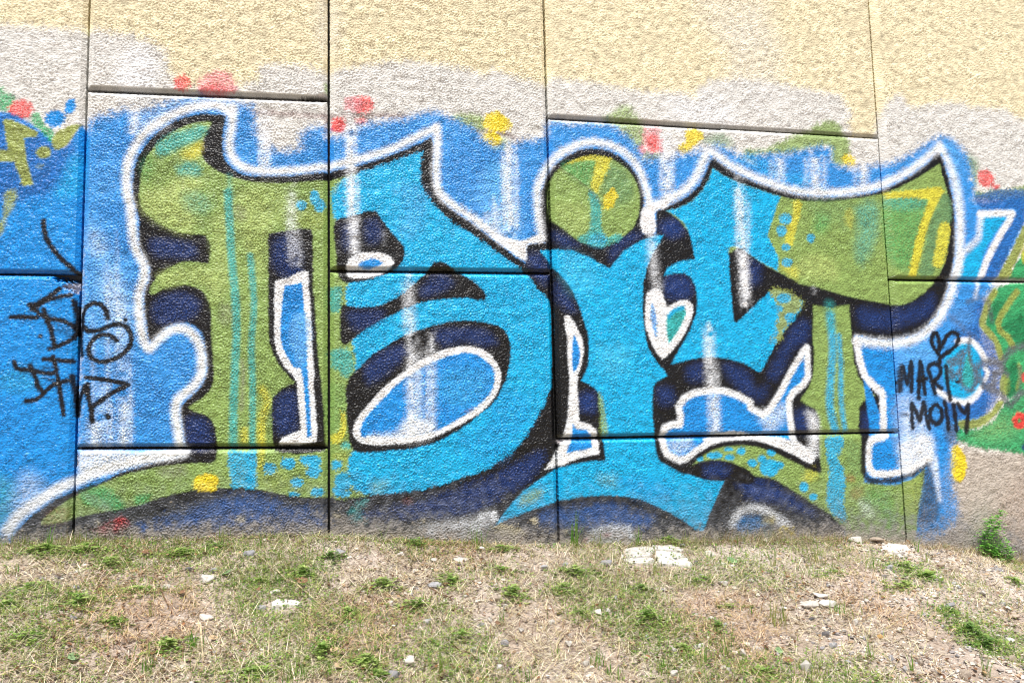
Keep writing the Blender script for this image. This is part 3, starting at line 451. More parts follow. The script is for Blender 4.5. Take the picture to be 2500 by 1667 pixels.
('S','white',1,8.4,6.3,31.5,0,[701,455,711,490,749,503,787,505,792,546,784,587,817,627,869,649,952,660,1015,655,1085,633,1148,599,1147,573,1210,538,1244,559,1301,629,1374,743,1441,834,1463,858,1464,778,1460,717,1430,675,1375,640,1352,604,1349,550,1357,466,1366,400,1459,338,1362,389,1265,410,1200,424,1100,432,1003,429,920,408,868,381,816,348,779,338,718,369,702,409,700,444,701,455]),
('P','white',0.45,25.7,17.2,0,1,[1191,554,1251,564,1305,587,1344,586,1271,462,1218,464]),
('P','white',1,5.1,8.6,0,1,[1075,444,1204,438,1347,412,1474,319,1459,301,1356,347,1266,385,1157,418,1074,424]),
('P','white',1,5,8.3,0,1,[908,432,1159,436,1158,418,1002,411,938,396,899,380]),
('P','white',0.75,26.3,13.1,0,1,[1449,548,1488,535,1503,456,1492,384,1488,324,1435,344,1455,433]),
('S','black',1,8.4,8.4,21.1,1,[834,318,873,357,938,390,1002,408,1098,411,1150,408,1112,414,1169,406,1265,372,1361,326,1457,275,1493,264]),
('S','black',0.8,8.7,6.6,19.7,1,[1493,264,1487,318]),
('S','black',1,8.1,6,18.1,1,[671,422,681,353,728,322,795,285,838,284]),
('P','black',1,4.9,8.2,0,1,[814,296,852,318,903,330,966,332,1042,317,1148,254,1146,225,999,236,911,245,862,260]),
('P','navy',0.7,24.7,16.5,0,1,[896,305,978,319,1028,288,994,254,900,264]),
('P','blue',1,5.5,4.6,0,0,[1747,887,1943,874,1938,636,1946,388,1862,390,1866,575,1860,631,1775,713,1940,254,1793,247,1771,321,1783,388]),
('S','white',1,9.1,9.1,36.5,1,[1737,894,1743,838,1755,769,1775,713,1820,663,1860,631,1863,575,1857,452,1865,422,1805,405,1772,382,1764,321,1767,260,1785,242,1861,233,1938,239,2003,252,2070,286,2107,297]),
('S','black',0.92,9.1,9.1,27.3,1,[1747,400,1733,311,1738,226,1759,207,1858,203,1936,208,2015,233,2090,274]),
('P','white',0.85,27.9,18.6,0,1,[1950,376,2015,399,2081,422,2144,395,2141,283,2137,154,2109,247,2098,285,2017,251,1952,235]),
('P','white',0.33,55.8,32.6,0,1,[1966,621,2054,604,2117,436,2129,297,1958,303]),
('P','lblue',0.4,47.1,23.6,0,1,[1968,867,2162,887,2179,802,1986,793]),
('P','soot',0.75,23.2,13.9,0,1,[2074,249,2104,272,2125,185,2158,67,2124,2,2023,-11,2059,157]),
('P','blue',0.8,28.2,23.5,0,1,[2164,463,2230,392,2226,181,2238,-4,2164,-25,2144,154,2139,296]),
('P','grey',0.7,28.5,7.1,0,1,[2223,468,2279,447,2274,391,2228,367,2211,418]),
('S','white',0.7,18.7,7,16.4,1,[2142,296,2143,184,2147,98]),
('P','white',0.35,26.2,13.1,0,1,[-1481,1793,-1570,1816,-1532,1856,-1434,1900,-1334,1933,-1232,1934,-1181,1903,-1201,1863,-1242,1911,-1354,1904,-1433,1861]),
('S','white',0.97,15.9,7.9,32.8,1,[-1217,1896,-1257,1916,-1333,1912,-1408,1886,-1482,1842,-1545,1790,-1582,1734,-1611,1662,-1618,1570,-1614,1525,-1602,1472,-1590,1366,-1578,1292,-1543,1219,-1542,1166,-1559,1104,-1558,1026,-1547,948,-1528,884,-1517,874,-1488,906,-1428,953,-1378,953,-1340,920,-1318,869,-1312,816,-1315,765,-1351,710,-1402,664,-1412,619,-1400,542,-1391,468]),
('S','white',0.95,14.9,7.5,41.2,1,[-1378,448,-1456,439,-1550,421,-1643,398,-1711,378,-1770,352,-1832,326,-1911,275,-1976,225,-2014,170]),
('P','white',0.75,21.3,12.2,0,1,[-1764,462,-1551,452,-1385,444,-1408,430,-1596,406,-1734,367,-1762,378]),
('P','white',0.3,43.5,17.4,0,1,[-1960,386,-1905,354,-1911,272,-1990,242,-1984,338]),
('S','white',0.97,17.3,8.7,29.9,1,[-1203,1915,-1204,1835,-1215,1751,-1204,1699,-1162,1654,-1080,1638,-940,1647,-833,1666,-727,1691,-618,1727,-508,1772,-424,1820,-325,1870]),
('S','white',0.97,18.6,9.3,32.1,1,[-325,1870,-323,1792,-330,1676,-327,1600,-308,1559,-258,1516,-174,1461,-88,1399,-27,1351]),
('P','white',1,6.9,7.6,0,1,[-83,1381,-14,1371,56,1358,157,1390,162,1355,82,1338,74,1265,31,1285,-26,1330,-83,1373]),
('S','white',0.97,20.1,10.1,32.4,1,[150,1374,136,1499,139,1606,170,1679,215,1745,284,1795,369,1833,443,1837,518,1820,580,1785,633,1721,661,1648,678,1575,681,1483,676,1414]),
('S','white',0.97,22.5,11.2,36.2,1,[683,1533,772,1572,858,1619,920,1682,969,1772,1000,1825,1044,1802,1106,1759,1232,1703,1345,1667,1446,1642,1563,1633,1689,1640,1832,1660,1943,1692,2056,1739,2158,1797,2243,1860,2309,1909]),
('S','white',0.97,24.2,12.1,41.7,1,[2309,1909,2348,1845,2377,1752,2392,1645,2394,1531,2387,1431,2373,1334,2349,1235,2312,1145,2280,1087,2230,1013,2157,944,2075,900,1949,876,1845,879,1747,894]),
('P','white',1,6.2,8.3,0,1,[654,1532,714,1540,786,1579,771,1535,710,1515,702,1409,642,1407]),
('P','lblue',0.5,34.9,14.9,0,1,[2325,1925,2388,1949,2440,1849,2426,1700,2406,1565,2381,1698,2356,1846]),
('S','white',0.4,29.8,7.4,24.8,1,[2364,1795,2397,1706,2409,1617,2406,1532,2390,1417]),
('S','white',0.97,10.1,7.6,35.3,0,[2520,1554,2623,1560,2722,1564,2697,1523,2650,1467,2579,1372,2537,1305,2493,1220]),
('S','white',0.75,19.8,7.4,29.7,1,[2524,1545,2510,1482,2498,1428,2453,1387,2393,1338,2363,1284,2333,1223]),
('S','white',0.6,14.8,7.4,19.8,1,[2476,1198,2462,1154,2448,1110]),
('S','white',0.784,22.8,14.3,31.5,2,[-1588,1906,-1596,1772]),
('S','white',0.784,24.2,15.3,33.6,2,[-1072,1908,-1068,1799,-1072,1644]),
('S','white',0.952,25.2,15.9,31.7,2,[-699,1945,-704,1686,-704,1491,-694,1355,-688,1246]),
('S','white',0.448,24.3,15.3,36.8,2,[-959,1593,-953,1395,-939,1233]),
('S','white',0.616,25.6,16.1,35.4,2,[-458,1199,-455,1067,-453,922]),
('S','white',0.84,25.3,15.9,31.9,2,[-452,922,-452,725,-451,485]),
('S','white',0.672,25.6,16.1,22.6,2,[-362,958,-360,777,-366,509]),
('S','white',0.392,25.4,16,25.6,2,[-421,922,-409,493]),
('S','white',0.784,27.4,17.3,41.4,2,[9,1843,-2,1620,12,1390]),
('S','white',0.56,27.1,17.1,27.3,2,[-58,1522,-53,1370]),
('S','white',0.56,26.8,16.9,20.3,2,[-138,1443,-135,1406]),
('S','white',0.448,27,17,17,2,[-91,1483,-92,1407]),
('S','white',0.84,30,18.9,41.6,2,[781,1929,778,1749,776,1578]),
('S','white',0.784,31,19.5,39,2,[1145,1707,1154,1478,1153,1276,1152,1059]),
('S','white',1,16.8,19.4,33,2,[1143,1356,1153,1155,1152,1065]),
('S','white',0.672,29.4,18.5,33.3,2,[686,1410,688,1268,706,1122]),
('S','white',0.672,29.9,18.8,41.4,2,[954,976,953,800,956,645]),
('S','white',0.84,29.7,18.7,41.1,2,[956,645,958,449]),
('S','white',0.784,32,20.2,36.3,2,[1380,1807,1373,1687]),
('S','white',0.896,32.7,20.6,41.1,2,[1570,1836,1568,1640]),
('S','white',0.896,33.6,21.2,33.9,2,[1851,1784,1836,1671]),
('S','white',0.672,35.3,13.6,48.8,2,[-1703,596,-1709,479]),
('S','white',0.672,27.8,13.8,38.5,2,[-1603,693,-1606,475]),
('S','white',0.336,36.1,13.9,41.6,2,[-1627,1078,-1613,743]),
('S','white',0.336,31.6,13.7,35.5,2,[-1687,744,-1690,612]),
('S','white',0.392,13.9,13.8,13.8,2,[-1684,1231,-1671,856,-1664,489]),
('S','white',0.336,14.1,13.9,11.1,2,[-1651,1368,-1641,1078,-1636,793]),
('S','white',0.392,14,13.8,11.1,2,[-1588,826,-1581,651,-1578,478]),
('S','white',0.56,13.8,13.7,12.3,2,[-1657,661,-1652,570,-1651,480]),
('S','white',0.336,13.8,13.6,12.3,2,[-1734,1027,-1724,757,-1718,490]),
('S','white',0.56,15.4,15.3,15.3,2,[-1056,1799,-1052,1726,-1053,1653]),
('S','white',0.448,15.4,15.2,12.2,2,[-1091,1779,-1087,1714,-1088,1648]),
('S','white',0.448,16.1,15.9,12.7,2,[-679,1632,-676,1512,-678,1392]),
('S','white',0.56,16.1,15.9,14.3,2,[-721,1872,-718,1770,-720,1667]),
('S','white',0.56,17.4,17.2,13.7,2,[-21,1793,-22,1590,-28,1389]),
('S','white',0.56,17.5,17.3,15.6,2,[41,1815,40,1612,33,1410]),
('S','white',0.56,17.2,17,11.9,2,[-70,1560,-68,1469,-72,1379]),
('S','white',0.504,17.1,16.9,11.9,2,[-109,1482,-107,1435,-109,1387]),
('S','white',0.504,19,18.8,15.1,2,[752,1890,750,1748,742,1607]),
('S','white',0.448,19.2,19,13.3,2,[811,1893,809,1751,800,1609]),
('S','white',0.448,19.7,19.5,15.6,2,[1137,1641,1132,1478,1121,1315]),
('S','white',0.336,19.9,19.6,13.7,2,[1197,1623,1194,1490,1184,1357]),
('S','white',0.448,19,18.8,15,2,[936,917,935,810,928,703]),
('S','white',0.504,19,18.8,16.9,2,[989,800,984,625,973,452]),
('S','white',0.336,20.4,20.2,12.1,2,[1520,1159,1523,1138,1519,1118]),
('S','white',0.448,20.3,20,16,2,[1326,1794,1327,1742,1322,1689]),
('S','white',0.504,20.7,20.5,16.4,2,[1518,1813,1518,1739,1511,1665]),
('S','white',0.56,20.9,20.7,16.5,2,[1622,1828,1621,1743,1613,1658]),
('S','white',0.448,21.3,21,14.7,2,[1792,1771,1793,1723,1787,1675]),
('S','white',0.336,16.2,16,12.8,2,[-482,1140,-479,1049,-482,958]),
('S','white',0.448,16.2,16,14.4,2,[-425,868,-424,680,-428,493]),
('S','white',0.504,16.3,16.1,11.3,2,[-382,904,-381,706,-385,510]),
('S','white',0.336,15.4,15.3,13.7,2,[-969,1457,-965,1349,-966,1242]),
('S','white',0.336,15.5,15.3,12.3,2,[-926,1386,-922,1305,-924,1225]),
('S','white',0.448,21.1,20.8,29.2,2,[1999,544,1995,443,1984,342]),
('S','white',0.392,21.2,21,25.2,2,[2084,583,2076,440,2062,299]),
('S','white',0.224,16.2,16,11.2,2,[-569,1395,-565,1358,-567,1322]),
('P','white',0.7,18.9,16.8,0,1,[1013,17,1036,85,1095,117,1140,120,1182,113,1257,75,1326,25,1343,-17,1304,-21,1242,41,1180,79,1138,86,1080,77,1051,21]),
('P','blue',0.6,20.8,18.8,0,1,[1045,27,1079,60,1137,63,1216,30,1175,-2,1074,-15]),
('P','white',0.75,21.5,21.5,0,1,[-416,93,-308,113,-198,124,-109,152,-87,129,-144,67,-173,10,-363,47]),
('P','white',0.7,6.5,5.5,0,1,[-109,147,-87,151,-93,103,-110,98]),
('P','white',0.75,23.1,23.1,0,1,[332,26,404,55,522,43,545,3,460,-31,319,-18]),
('P','red',0.4,5.8,11.5,0,1,[391,22,438,25,402,5]),
('P','red',0.4,4.6,9.5,0,1,[297,0,326,15,308,-11]),
('P','teal',0.4,15.3,15.3,0,1,[343,-2,402,11,437,-8,401,-28,354,-25]),
('P','teal',0.55,11.9,15.3,0,1,[-721,171,-648,230,-637,219,-679,169,-648,136,-700,128]),
('P','maroon',0.6,6.3,12.2,0,1,[-500,218,-447,216,-452,195,-495,202]),
('P','red',0.45,13.5,18.1,0,1,[-1701,150,-1638,186,-1610,204,-1577,168,-1627,131]),
('P','cream',0.6,3.8,12.8,0,1,[-1163,181,-1139,180,-1138,155,-1173,167]),
('P','cream',0.5,3.6,12,0,1,[-1702,189,-1684,193,-1688,173]),
('P','cream',0.8,6.6,22,0,1,[-99,82,1,76,40,47,23,32,-89,54]),
('P','cream',0.8,4.5,14.8,0,1,[70,105,93,110,98,87,80,83]),
('P','cream',0.6,4.5,11.3,0,1,[211,49,234,53,222,37]),
('P','cream',0.5,4.2,10.5,0,1,[-416,130,-394,134,-405,113]),
('P','cream',0.4,6.1,13.4,0,1,[-787,169,-731,156,-741,141]),
('P','yellow',0.75,7.6,19.1,0,1,[1232,-23,1279,4,1338,6,1335,-34,1289,-49,1224,-40]),
('P','yellow',0.4,16.8,19,0,1,[1178,50,1237,53,1248,34,1177,32]),
('P','sgreen',0.4,16.8,16.8,0,1,[1174,-14,1252,-6,1237,-40,1172,-48]),
('G',),
('S','black',0.99,3,4.5,21.1,1,[-1927,1399,-1921,1347,-1898,1296,-1860,1245,-1822,1209,-1793,1181]),
('S','black',0.99,3,4.5,19.8,1,[-1967,1054,-1942,1055,-1903,1082,-1859,1118]),
('S','black',0.99,3,4.5,19.9,1,[-1957,1037,-1906,1070,-1851,1088,-1818,1093]),
('S','black',0.99,3,4.5,19.9,1,[-1965,1052,-1933,1021,-1900,999,-1835,986,-1807,968,-1792,948]),
('S','black',0.99,3,4.5,19.8,1,[-1913,1035,-1900,990,-1887,959,-1878,924,-1870,884]),
('S','black',0.99,3,4.5,19.9,1,[-1890,874,-1845,892,-1805,915,-1792,937]),
('S','black',0.99,2.9,4.4,19.6,1,[-2031,1003,-1988,1004,-1940,1001]),
('S','black',0.99,3,4.5,20.1,1,[-1805,1071,-1797,1040,-1791,995,-1788,941]),
('S','black',0.99,3.1,4.6,20.4,1,[-1675,999,-1682,1031,-1703,1056,-1732,1061,-1758,1044,-1770,1004,-1768,968,-1749,946,-1709,949,-1668,967,-1631,976,-1602,962,-1587,932,-1588,891,-1612,855,-1657,829,-1705,821,-1734,839,-1743,874,-1728,912,-1696,934,-1663,927,-1640,909]),
('S','black',0.99,3,4.5,20.1,1,[-1774,959,-1777,906,-1769,847]),
('S','black',0.99,2.9,4.4,19.6,1,[-2013,824,-2004,798,-1965,793,-1925,783,-1873,776]),
('S','black',0.99,3,4.5,19.8,1,[-1875,844,-1862,800,-1852,747,-1843,695,-1828,612]),
('S','black',0.99,3,4.5,19.8,1,[-1907,834,-1859,831,-1801,824]),
('S','black',0.99,2.9,4.4,19.6,1,[-1955,808,-1936,762,-1919,718,-1907,705]),
('S','black',0.99,3,4.4,19.7,1,[-1965,670,-1929,675,-1903,700,-1872,730,-1816,748]),
('S','black',0.99,3,4.5,19.9,1,[-1803,764,-1795,716,-1786,659,-1784,606]),
('S','black',0.99,3,4.5,20,1,[-1776,610,-1773,671,-1744,733,-1742,693,-1729,635,-1723,581]),
('S','black',0.99,3,4.6,20.2,1,[-1723,587,-1723,638,-1693,665,-1637,704,-1592,726,-1638,740,-1704,753,-1750,759]),
('S','black',0.55,7.5,7.5,12,1,[-1905,1017,-1864,995,-1811,973]),
('S','black',0.55,7.5,7.5,12,1,[-1879,977,-1831,959,-1806,941]),
('S','black',0.55,7.5,7.5,12,1,[-1871,950,-1830,941,-1813,924]),
('S','black',0.55,7.4,7.4,11.9,1,[-1906,801,-1874,800]),
('S','black',0.55,7.4,7.4,11.9,1,[-1904,761,-1872,748]),
('S','black',0.55,7.4,7.4,11.9,1,[-1953,1030,-1912,1004]),
('P','black',1,2.7,3,0,1,[-1913,926,-1915,921,-1918,918,-1922,916,-1927,918,-1930,921,-1931,926,-1930,931,-1927,935,-1923,936,-1918,935,-1915,931]),
('P','black',1,2.8,3.1,0,1,[-1600,993,-1601,988,-1604,984,-1609,983,-1613,984,-1617,988,-1618,993,-1617,998,-1614,1001,-1609,1003,-1604,1001,-1601,998]),
('P','black',1,2.7,3,0,1,[-1653,598,-1654,592,-1659,587,-1665,586,-1671,588,-1676,592,-1677,599,-1676,606,-1672,610,-1666,612,-1659,610,-1655,605]),
('S','black',0.99,4.8,7.2,25.2,1,[2207,775,2211,812,2183,844,2170,887,2184,923,2203,928,2213,897,2213,844,2234,871,2262,912,2295,933,2325,923,2329,891,2300,854,2255,827,2216,806]),
('S','black',0.97,5.1,7,25.5,1,[1973,637,1993,762,1995,756,2011,675,2040,777,2042,782,2034,636]),
('S','black',0.97,5.2,7.1,25.7,1,[2070,601,2083,698,2096,782,2098,776,2105,697,2108,624]),
('S','black',0.97,5.2,7.1,25.7,1,[2072,687,2123,697]),
('S','black',0.97,5.2,7.1,25.9,1,[2167,623,2149,702,2140,755,2177,773,2211,749,2196,704,2151,683]),
('S','black',0.97,5.2,7.1,25.9,1,[2163,685,2205,647]),
('S','black',0.97,5.3,7.2,26.1,1,[2243,759,2243,685,2253,589]),
('S','black',0.97,5.1,7,25.5,1,[2023,454,2033,573,2068,489,2097,577,2106,514,2119,450]),
('S','black',0.97,5.2,7.1,25.8,1,[2168,565,2136,545,2130,498,2156,469,2191,486,2198,533,2174,564]),
('S','black',0.97,5.2,7.1,25.9,1,[2217,580,2227,511,2228,443]),
('S','black',0.97,5.2,7.2,26,1,[2268,563,2274,494,2276,437]),
('S','black',0.97,5.3,7.2,26.2,1,[2296,565,2331,519,2355,561,2345,493,2331,424]),
('S','black',0.6,11.6,9.3,18.5,1,[1976,527,2002,519]),
('P','black',1,2.8,2.3,0,1,[1965,678,1963,672,1958,668,1952,666,1946,668,1942,673,1941,679,1943,685,1948,689,1954,691,1960,689,1964,685]),
('P','black',1,4.3,7.2,0,1,[2323,678,2320,673,2313,669,2305,668,2297,669,2291,673,2289,679,2292,684,2298,687,2307,689,2315,687,2321,683]),
('S','grey',0.85,12.1,9.6,28.9,1,[2263,780,2314,801,2354,830,2324,779,2273,758,2274,705,2320,737,2335,800]),
('S','grey',0.85,12.1,9.7,21.8,1,[2394,897,2384,821,2394,768,2412,725,2414,682,2372,632,2329,662,2321,726]),
('S','grey',0.85,12.3,9.8,36.8,1,[2420,682,2420,746,2473,772,2548,771,2577,744,2530,712,2512,664,2456,660,2435,703]),
('S','grey',0.85,12.4,9.9,32.1,1,[2461,649,2521,627,2563,605,2602,556,2665,608,2737,623]),
('S','grey',0.85,12.5,10,37.6,1,[2580,771,2630,830,2696,852,2774,862]),
('S','grey',0.85,12.4,9.9,27.2,1,[2565,750,2605,711]),
('S','grey',0.55,12.4,9.9,27.2,1,[2403,1091,2498,1108,2529,1092,2530,1043,2538,994]),
('S','grey',0.35,12.2,9.8,29.3,1,[2296,1015,2388,929,2447,896]),
('S','grey',0.5,12.5,10,22.5,1,[2671,608,2685,743]),
('P','green',0.6,6.3,8.8,0,1,[-821,2048,-807,2049,-805,2003,-813,1991,-821,2020])]

CU0, CU1, CV0, CV1, CR = -2.5, 3.3, -0.5, 3.0, 0.003
NU, NV_ = int((CU1 - CU0) / CR), int((CV1 - CV0) / CR)
def bandnoise(shape, lo, hi, aniso=1.0, seed=0):
    """band-passed noise, wavelengths lo..hi in metres, unit variance"""
    g = np.random.default_rng(seed).standard_normal(shape)
    f = np.fft.rfft2(g)
    ky = np.fft.fftfreq(shape[0], CR)[:, None]; kx = np.fft.rfftfreq(shape[1], CR)[None, :]
    k = np.sqrt((kx * aniso) ** 2 + ky ** 2)
    f *= np.exp(-(k * lo * 0.75) ** 2) * (1 - np.exp(-(k * hi) ** 2))
    r = np.fft.irfft2(f, s=shape); return ((r - r.mean()) / r.std()).astype(np.float32)
SH = (NV_, NU)
HF = bandnoise(SH, 0.0075, 0.015, 0.80, 1)                   # the pebbly roughcast
HF = np.tanh(HF * 0.75) / 0.62 + 0.30 * bandnoise(SH, 0.006, 0.011, 1.0, 5)
HL = bandnoise(SH, 0.06, 0.16, 1.0, 2); N1 = bandnoise(SH, 0.014, 0.04, 1.0, 3); N2 = bandnoise(SH, 0.05, 0.12, 1.0, 4); N3 = bandnoise(SH, 0.2, 0.6, 1.0, 6)
CANVAS = np.empty(SH + (3,), np.float32); GLOSS = np.zeros(SH, np.float32)
CANVAS[:] = s2l(COL['cream'])
CANVAS *= (1 + 0.05 * N3 + 0.03 * N2)[..., None]
def spline(P, closed):
    P = np.asarray(P, float); n = len(P); out = []
    if n < 3: return P
    for i in range(n if closed else n - 1):
        p0 = P[(i - 1) % n] if closed or i > 0 else P[i]; p1 = P[i]; p2 = P[(i + 1) % n]; p3 = P[(i + 2) % n] if closed or i + 2 < n else P[i + 1]
        L = np.hypot(*(p2 - p1)); k = max(1, min(6, int(L / 0.018)))
        d = max(L, 1e-6)
        l0 = max(np.hypot(*(p1 - p0)), 1e-6); l2 = max(np.hypot(*(p3 - p2)), 1e-6)
        m1 = ((p2 - p1) / d + (p1 - p0) / l0) * 0.5 * d if l0 > 0 else p2 - p1
        m2 = ((p3 - p2) / l2 + (p2 - p1) / d) * 0.5 * d
        for j in range(k):
            t = j / k; t2 = t * t; t3 = t2 * t
            out.append((2*t3-3*t2+1)*p1 + (t3-2*t2+t)*m1 + (-2*t3+3*t2)*p2 + (t3-t2)*m2)
    if not closed: out.append(P[-1])
    return np.array(out)
def distance_field(P, closed, reach, box):
    c0, c1, r0, r1 = box
    D = np.full((r1 - r0, c1 - c0), reach, np.float32)
    n = len(P)
    for i in range(n if closed else n - 1):
        a = P[i]; b = P[(i + 1) % n]
        x0 = max(c0, int((min(a[0], b[0]) - reach - CU0) / CR)); x1 = min(c1, int((max(a[0], b[0]) + reach - CU0) / CR) + 2)
        y0 = max(r0, int((min(a[1], b[1]) - reach - CV0) / CR)); y1 = min(r1, int((max(a[1], b[1]) + reach - CV0) / CR) + 2)
        if x1 <= x0 or y1 <= y0: continue
        gx = (CU0 + (np.arange(x0, x1) + .5) * CR)[None, :]; gy = (CV0 + (np.arange(y0, y1) + .5) * CR)[:, None]
        d = b - a; L2 = max(d @ d, 1e-12)
        t = np.clip(((gx - a[0]) * d[0] + (gy - a[1]) * d[1]) / L2, 0, 1)
        q = np.sqrt((gx - a[0] - t * d[0]) ** 2 + (gy - a[1] - t * d[1]) ** 2)
        s = D[y0 - r0:y1 - r0, x0 - c0:x1 - c0]; np.minimum(s, q, out=s)
    return D
def inside(P, box):
    c0, c1, r0, r1 = box
    I = np.zeros((r1 - r0, c1 - c0 + 1), np.int32); n = len(P)
    ys = CV0 + (np.arange(r0, r1) + .5) * CR
    for i in range(n):
        a = P[i]; b = P[(i + 1) % n]
        if a[1] == b[1]: continue
        lo, hi = (a, b) if a[1] < b[1] else (b, a)
        k = np.nonzero((ys >= lo[1]) & (ys < hi[1]))[0]
        if len(k) == 0: continue
        x = lo[0] + (ys[k] - lo[1]) / (hi[1] - lo[1]) * (hi[0] - lo[0])
        cc = np.clip(np.ceil((x - CU0) / CR - .5).astype(int) - c0, 0, c1 - c0)
        np.add.at(I, (k, cc), 1)
    return (np.cumsum(I, 1)[:, :-1] % 2).astype(bool)
def lay(L):
    kind, col, al, soft, rag, wid, sm, q = L
    P = np.array(q, float).reshape(-1, 2) / 1000.0; soft /= 1000; rag /= 1000; wid /= 1000
    closed = kind == 'P'
    if sm: P = spline(P, closed)
    reach = soft + rag * 2.5 + wid / 2 + 0.012
    mn = P.min(0) - reach; mx = P.max(0) + reach
    c0 = max(0, int((mn[0] - CU0) / CR)); c1 = min(NU, int((mx[0] - CU0) / CR) + 1); r0 = max(0, int((mn[1] - CV0) / CR)); r1 = min(NV_, int((mx[1] - CV0) / CR) + 1)
    if c1 <= c0 or r1 <= r0: return
    box = (c0, c1, r0, r1); sl = (slice(r0, r1), slice(c0, c1))
    D = distance_field(P, closed, reach, box)
    if closed: S_ = np.where(inside(P, box), -D, D)
    else: S_ = D - wid / 2
    S_ = S_ + rag * (0.5 if rag > 0.009 else 0.28) * (0.65 * N1[sl] + 0.35 * N2[sl]) - 0.0016 * HF[sl]
    t = np.clip(0.5 - S_ / (2 * max(soft, 0.003)), 0, 1); A = al * t * t * (3 - 2 * t)
    if sm == 2:                                          # a run of paint: starts soft, thins out, ends ragged
        vv = (CV0 + (np.arange(r0, r1) + .5) * CR)[:, None]; top, bot = P[:, 1].max(), P[:, 1].min(); L_ = max(top - bot, 0.02)
        A = A * np.clip((top + 0.01 - vv) / (0.22 * L_) + 0.25 * N2[sl], 0, 1) * np.clip((vv - bot) / (0.12 * L_) + 0.5 + 0.3 * N2[sl], 0, 1) * np.clip(0.92 + 0.22 * N2[sl], 0.3, 1.1)
    if al < 0.9: A = np.clip(A * (1 + 0.45 * N1[sl] * (1 - al) + 0.42 * HF[sl]), 0, 1)
    A = A[..., None]
    c = s2l(COL[col])
    CANVAS[sl] = CANVAS[sl] * (1 - A) + c * A
    GLOSS[sl] = np.maximum(GLOSS[sl] * (1 - 0.3 * A[..., 0]), A[..., 0] * (0.35 if col in ('buff', 'taupe', 'cream') else 1.0))
GXK = [-40, -3.5, -2.04, -1.78, -1.4, -0.81, -0.36, 0.19, 0.46, 0.88, 1.3, 1.63, 1.94, 2.32, 2.6, 3.6, 40]
GZK = [0.1, 0.13, 0.112, 0.118, 0.1, 0.084, 0.032, -0.014, -0.03, -0.032, -0.055, -0.064, -0.102, -0.172, -0.24, -0.33, -0.36]
def grime():
    """mud splash and worn paint just above the soil line"""
    u = CU0 + (np.arange(NU) + .5) * CR; v = CV0 + (np.arange(NV_) + .5) * CR
    h = v[:, None] - np.interp(u, GXK, GZK)[None, :]
    edge = 0.075 + 0.08 * np.interp(u, [-2.5, -1.6, -0.8, 0, 1, 2, 3.3], [-0.3, 0.1, 1.0, 0.5, 0.2, 1.2, 1.3])[None, :]
    a = np.clip((edge - h) / edge + 0.13 * N2 + 0.14 * N1 + 0.10 * HF, 0, 1)
    a = a * a * (3 - 2 * a) * 0.92
    d = s2l((158, 150, 140)); d2 = s2l((104, 106, 112))
    veil = np.clip((0.30 - h) / 0.22 + 0.2 * N2, 0, 1) * 0.34
    CANVAS[:] = CANVAS * (1 - veil[..., None]) + s2l((116, 120, 128)) * veil[..., None]; GLOSS[:] = GLOSS * (1 - 0.5 * veil)
    mixc = np.clip(h / 0.13, 0, 1)[..., None]
    c = d * (1 - mixc) + d2 * mixc
    CANVAS[:] = CANVAS * (1 - a[..., None]) + c * a[..., None]
    GLOSS[:] = GLOSS * (1 - a)
    # flaked spots that show the old cream coat
    f = np.clip((N1 * 0.7 + HF * 0.6 - 2.55 + np.clip((0.20 - h) * 2, -2, 0.2)) * 2.5, 0, 0.6)
    CANVAS[:] = CANVAS * (1 - f[..., None]) + s2l((205, 185, 150)) * f[..., None]
for L in LAYERS:
    if L[0] == 'G': grime()
    else: lay(L)
CANVAS *= (1 + 0.05 * N2 + 0.05 * N1 + 0.03 * HL)[..., None]
CANVAS = np.clip(CANVAS, 0.003, 0.9)
def sample(A, u, v):
    """bilinear; mirrored beyond the painted stretch"""
    def fold(x, n):
        x = np.mod(x, 2 * n); return np.where(x >= n, 2 * n - 1e-3 - x, x)
    x = np.clip(fold((u - CU0) / CR - .5, NU), 0, NU - 1.001); y = np.clip(fold((v - CV0) / CR - .5, NV_), 0, NV_ - 1.001)
    i = x.astype(int); j = y.astype(int); fx = x - i; fy = y - j
    if A.ndim == 3: fx = fx[..., None]; fy = fy[..., None]
    return (A[j, i] * (1 - fx) + A[j, i + 1] * fx) * (1 - fy) + (A[j + 1, i] * (1 - fx) + A[j + 1, i + 1] * fx) * fy

# ------------------------------------------------------------------ the wall of precast panels
wall = link('retaining_wall', None)
tag(wall, 'precast concrete retaining wall of roughcast panels covered with blue, cyan and green graffiti', 'wall')
GAP, CH, CD = 0.0055, 0.015, 0.016
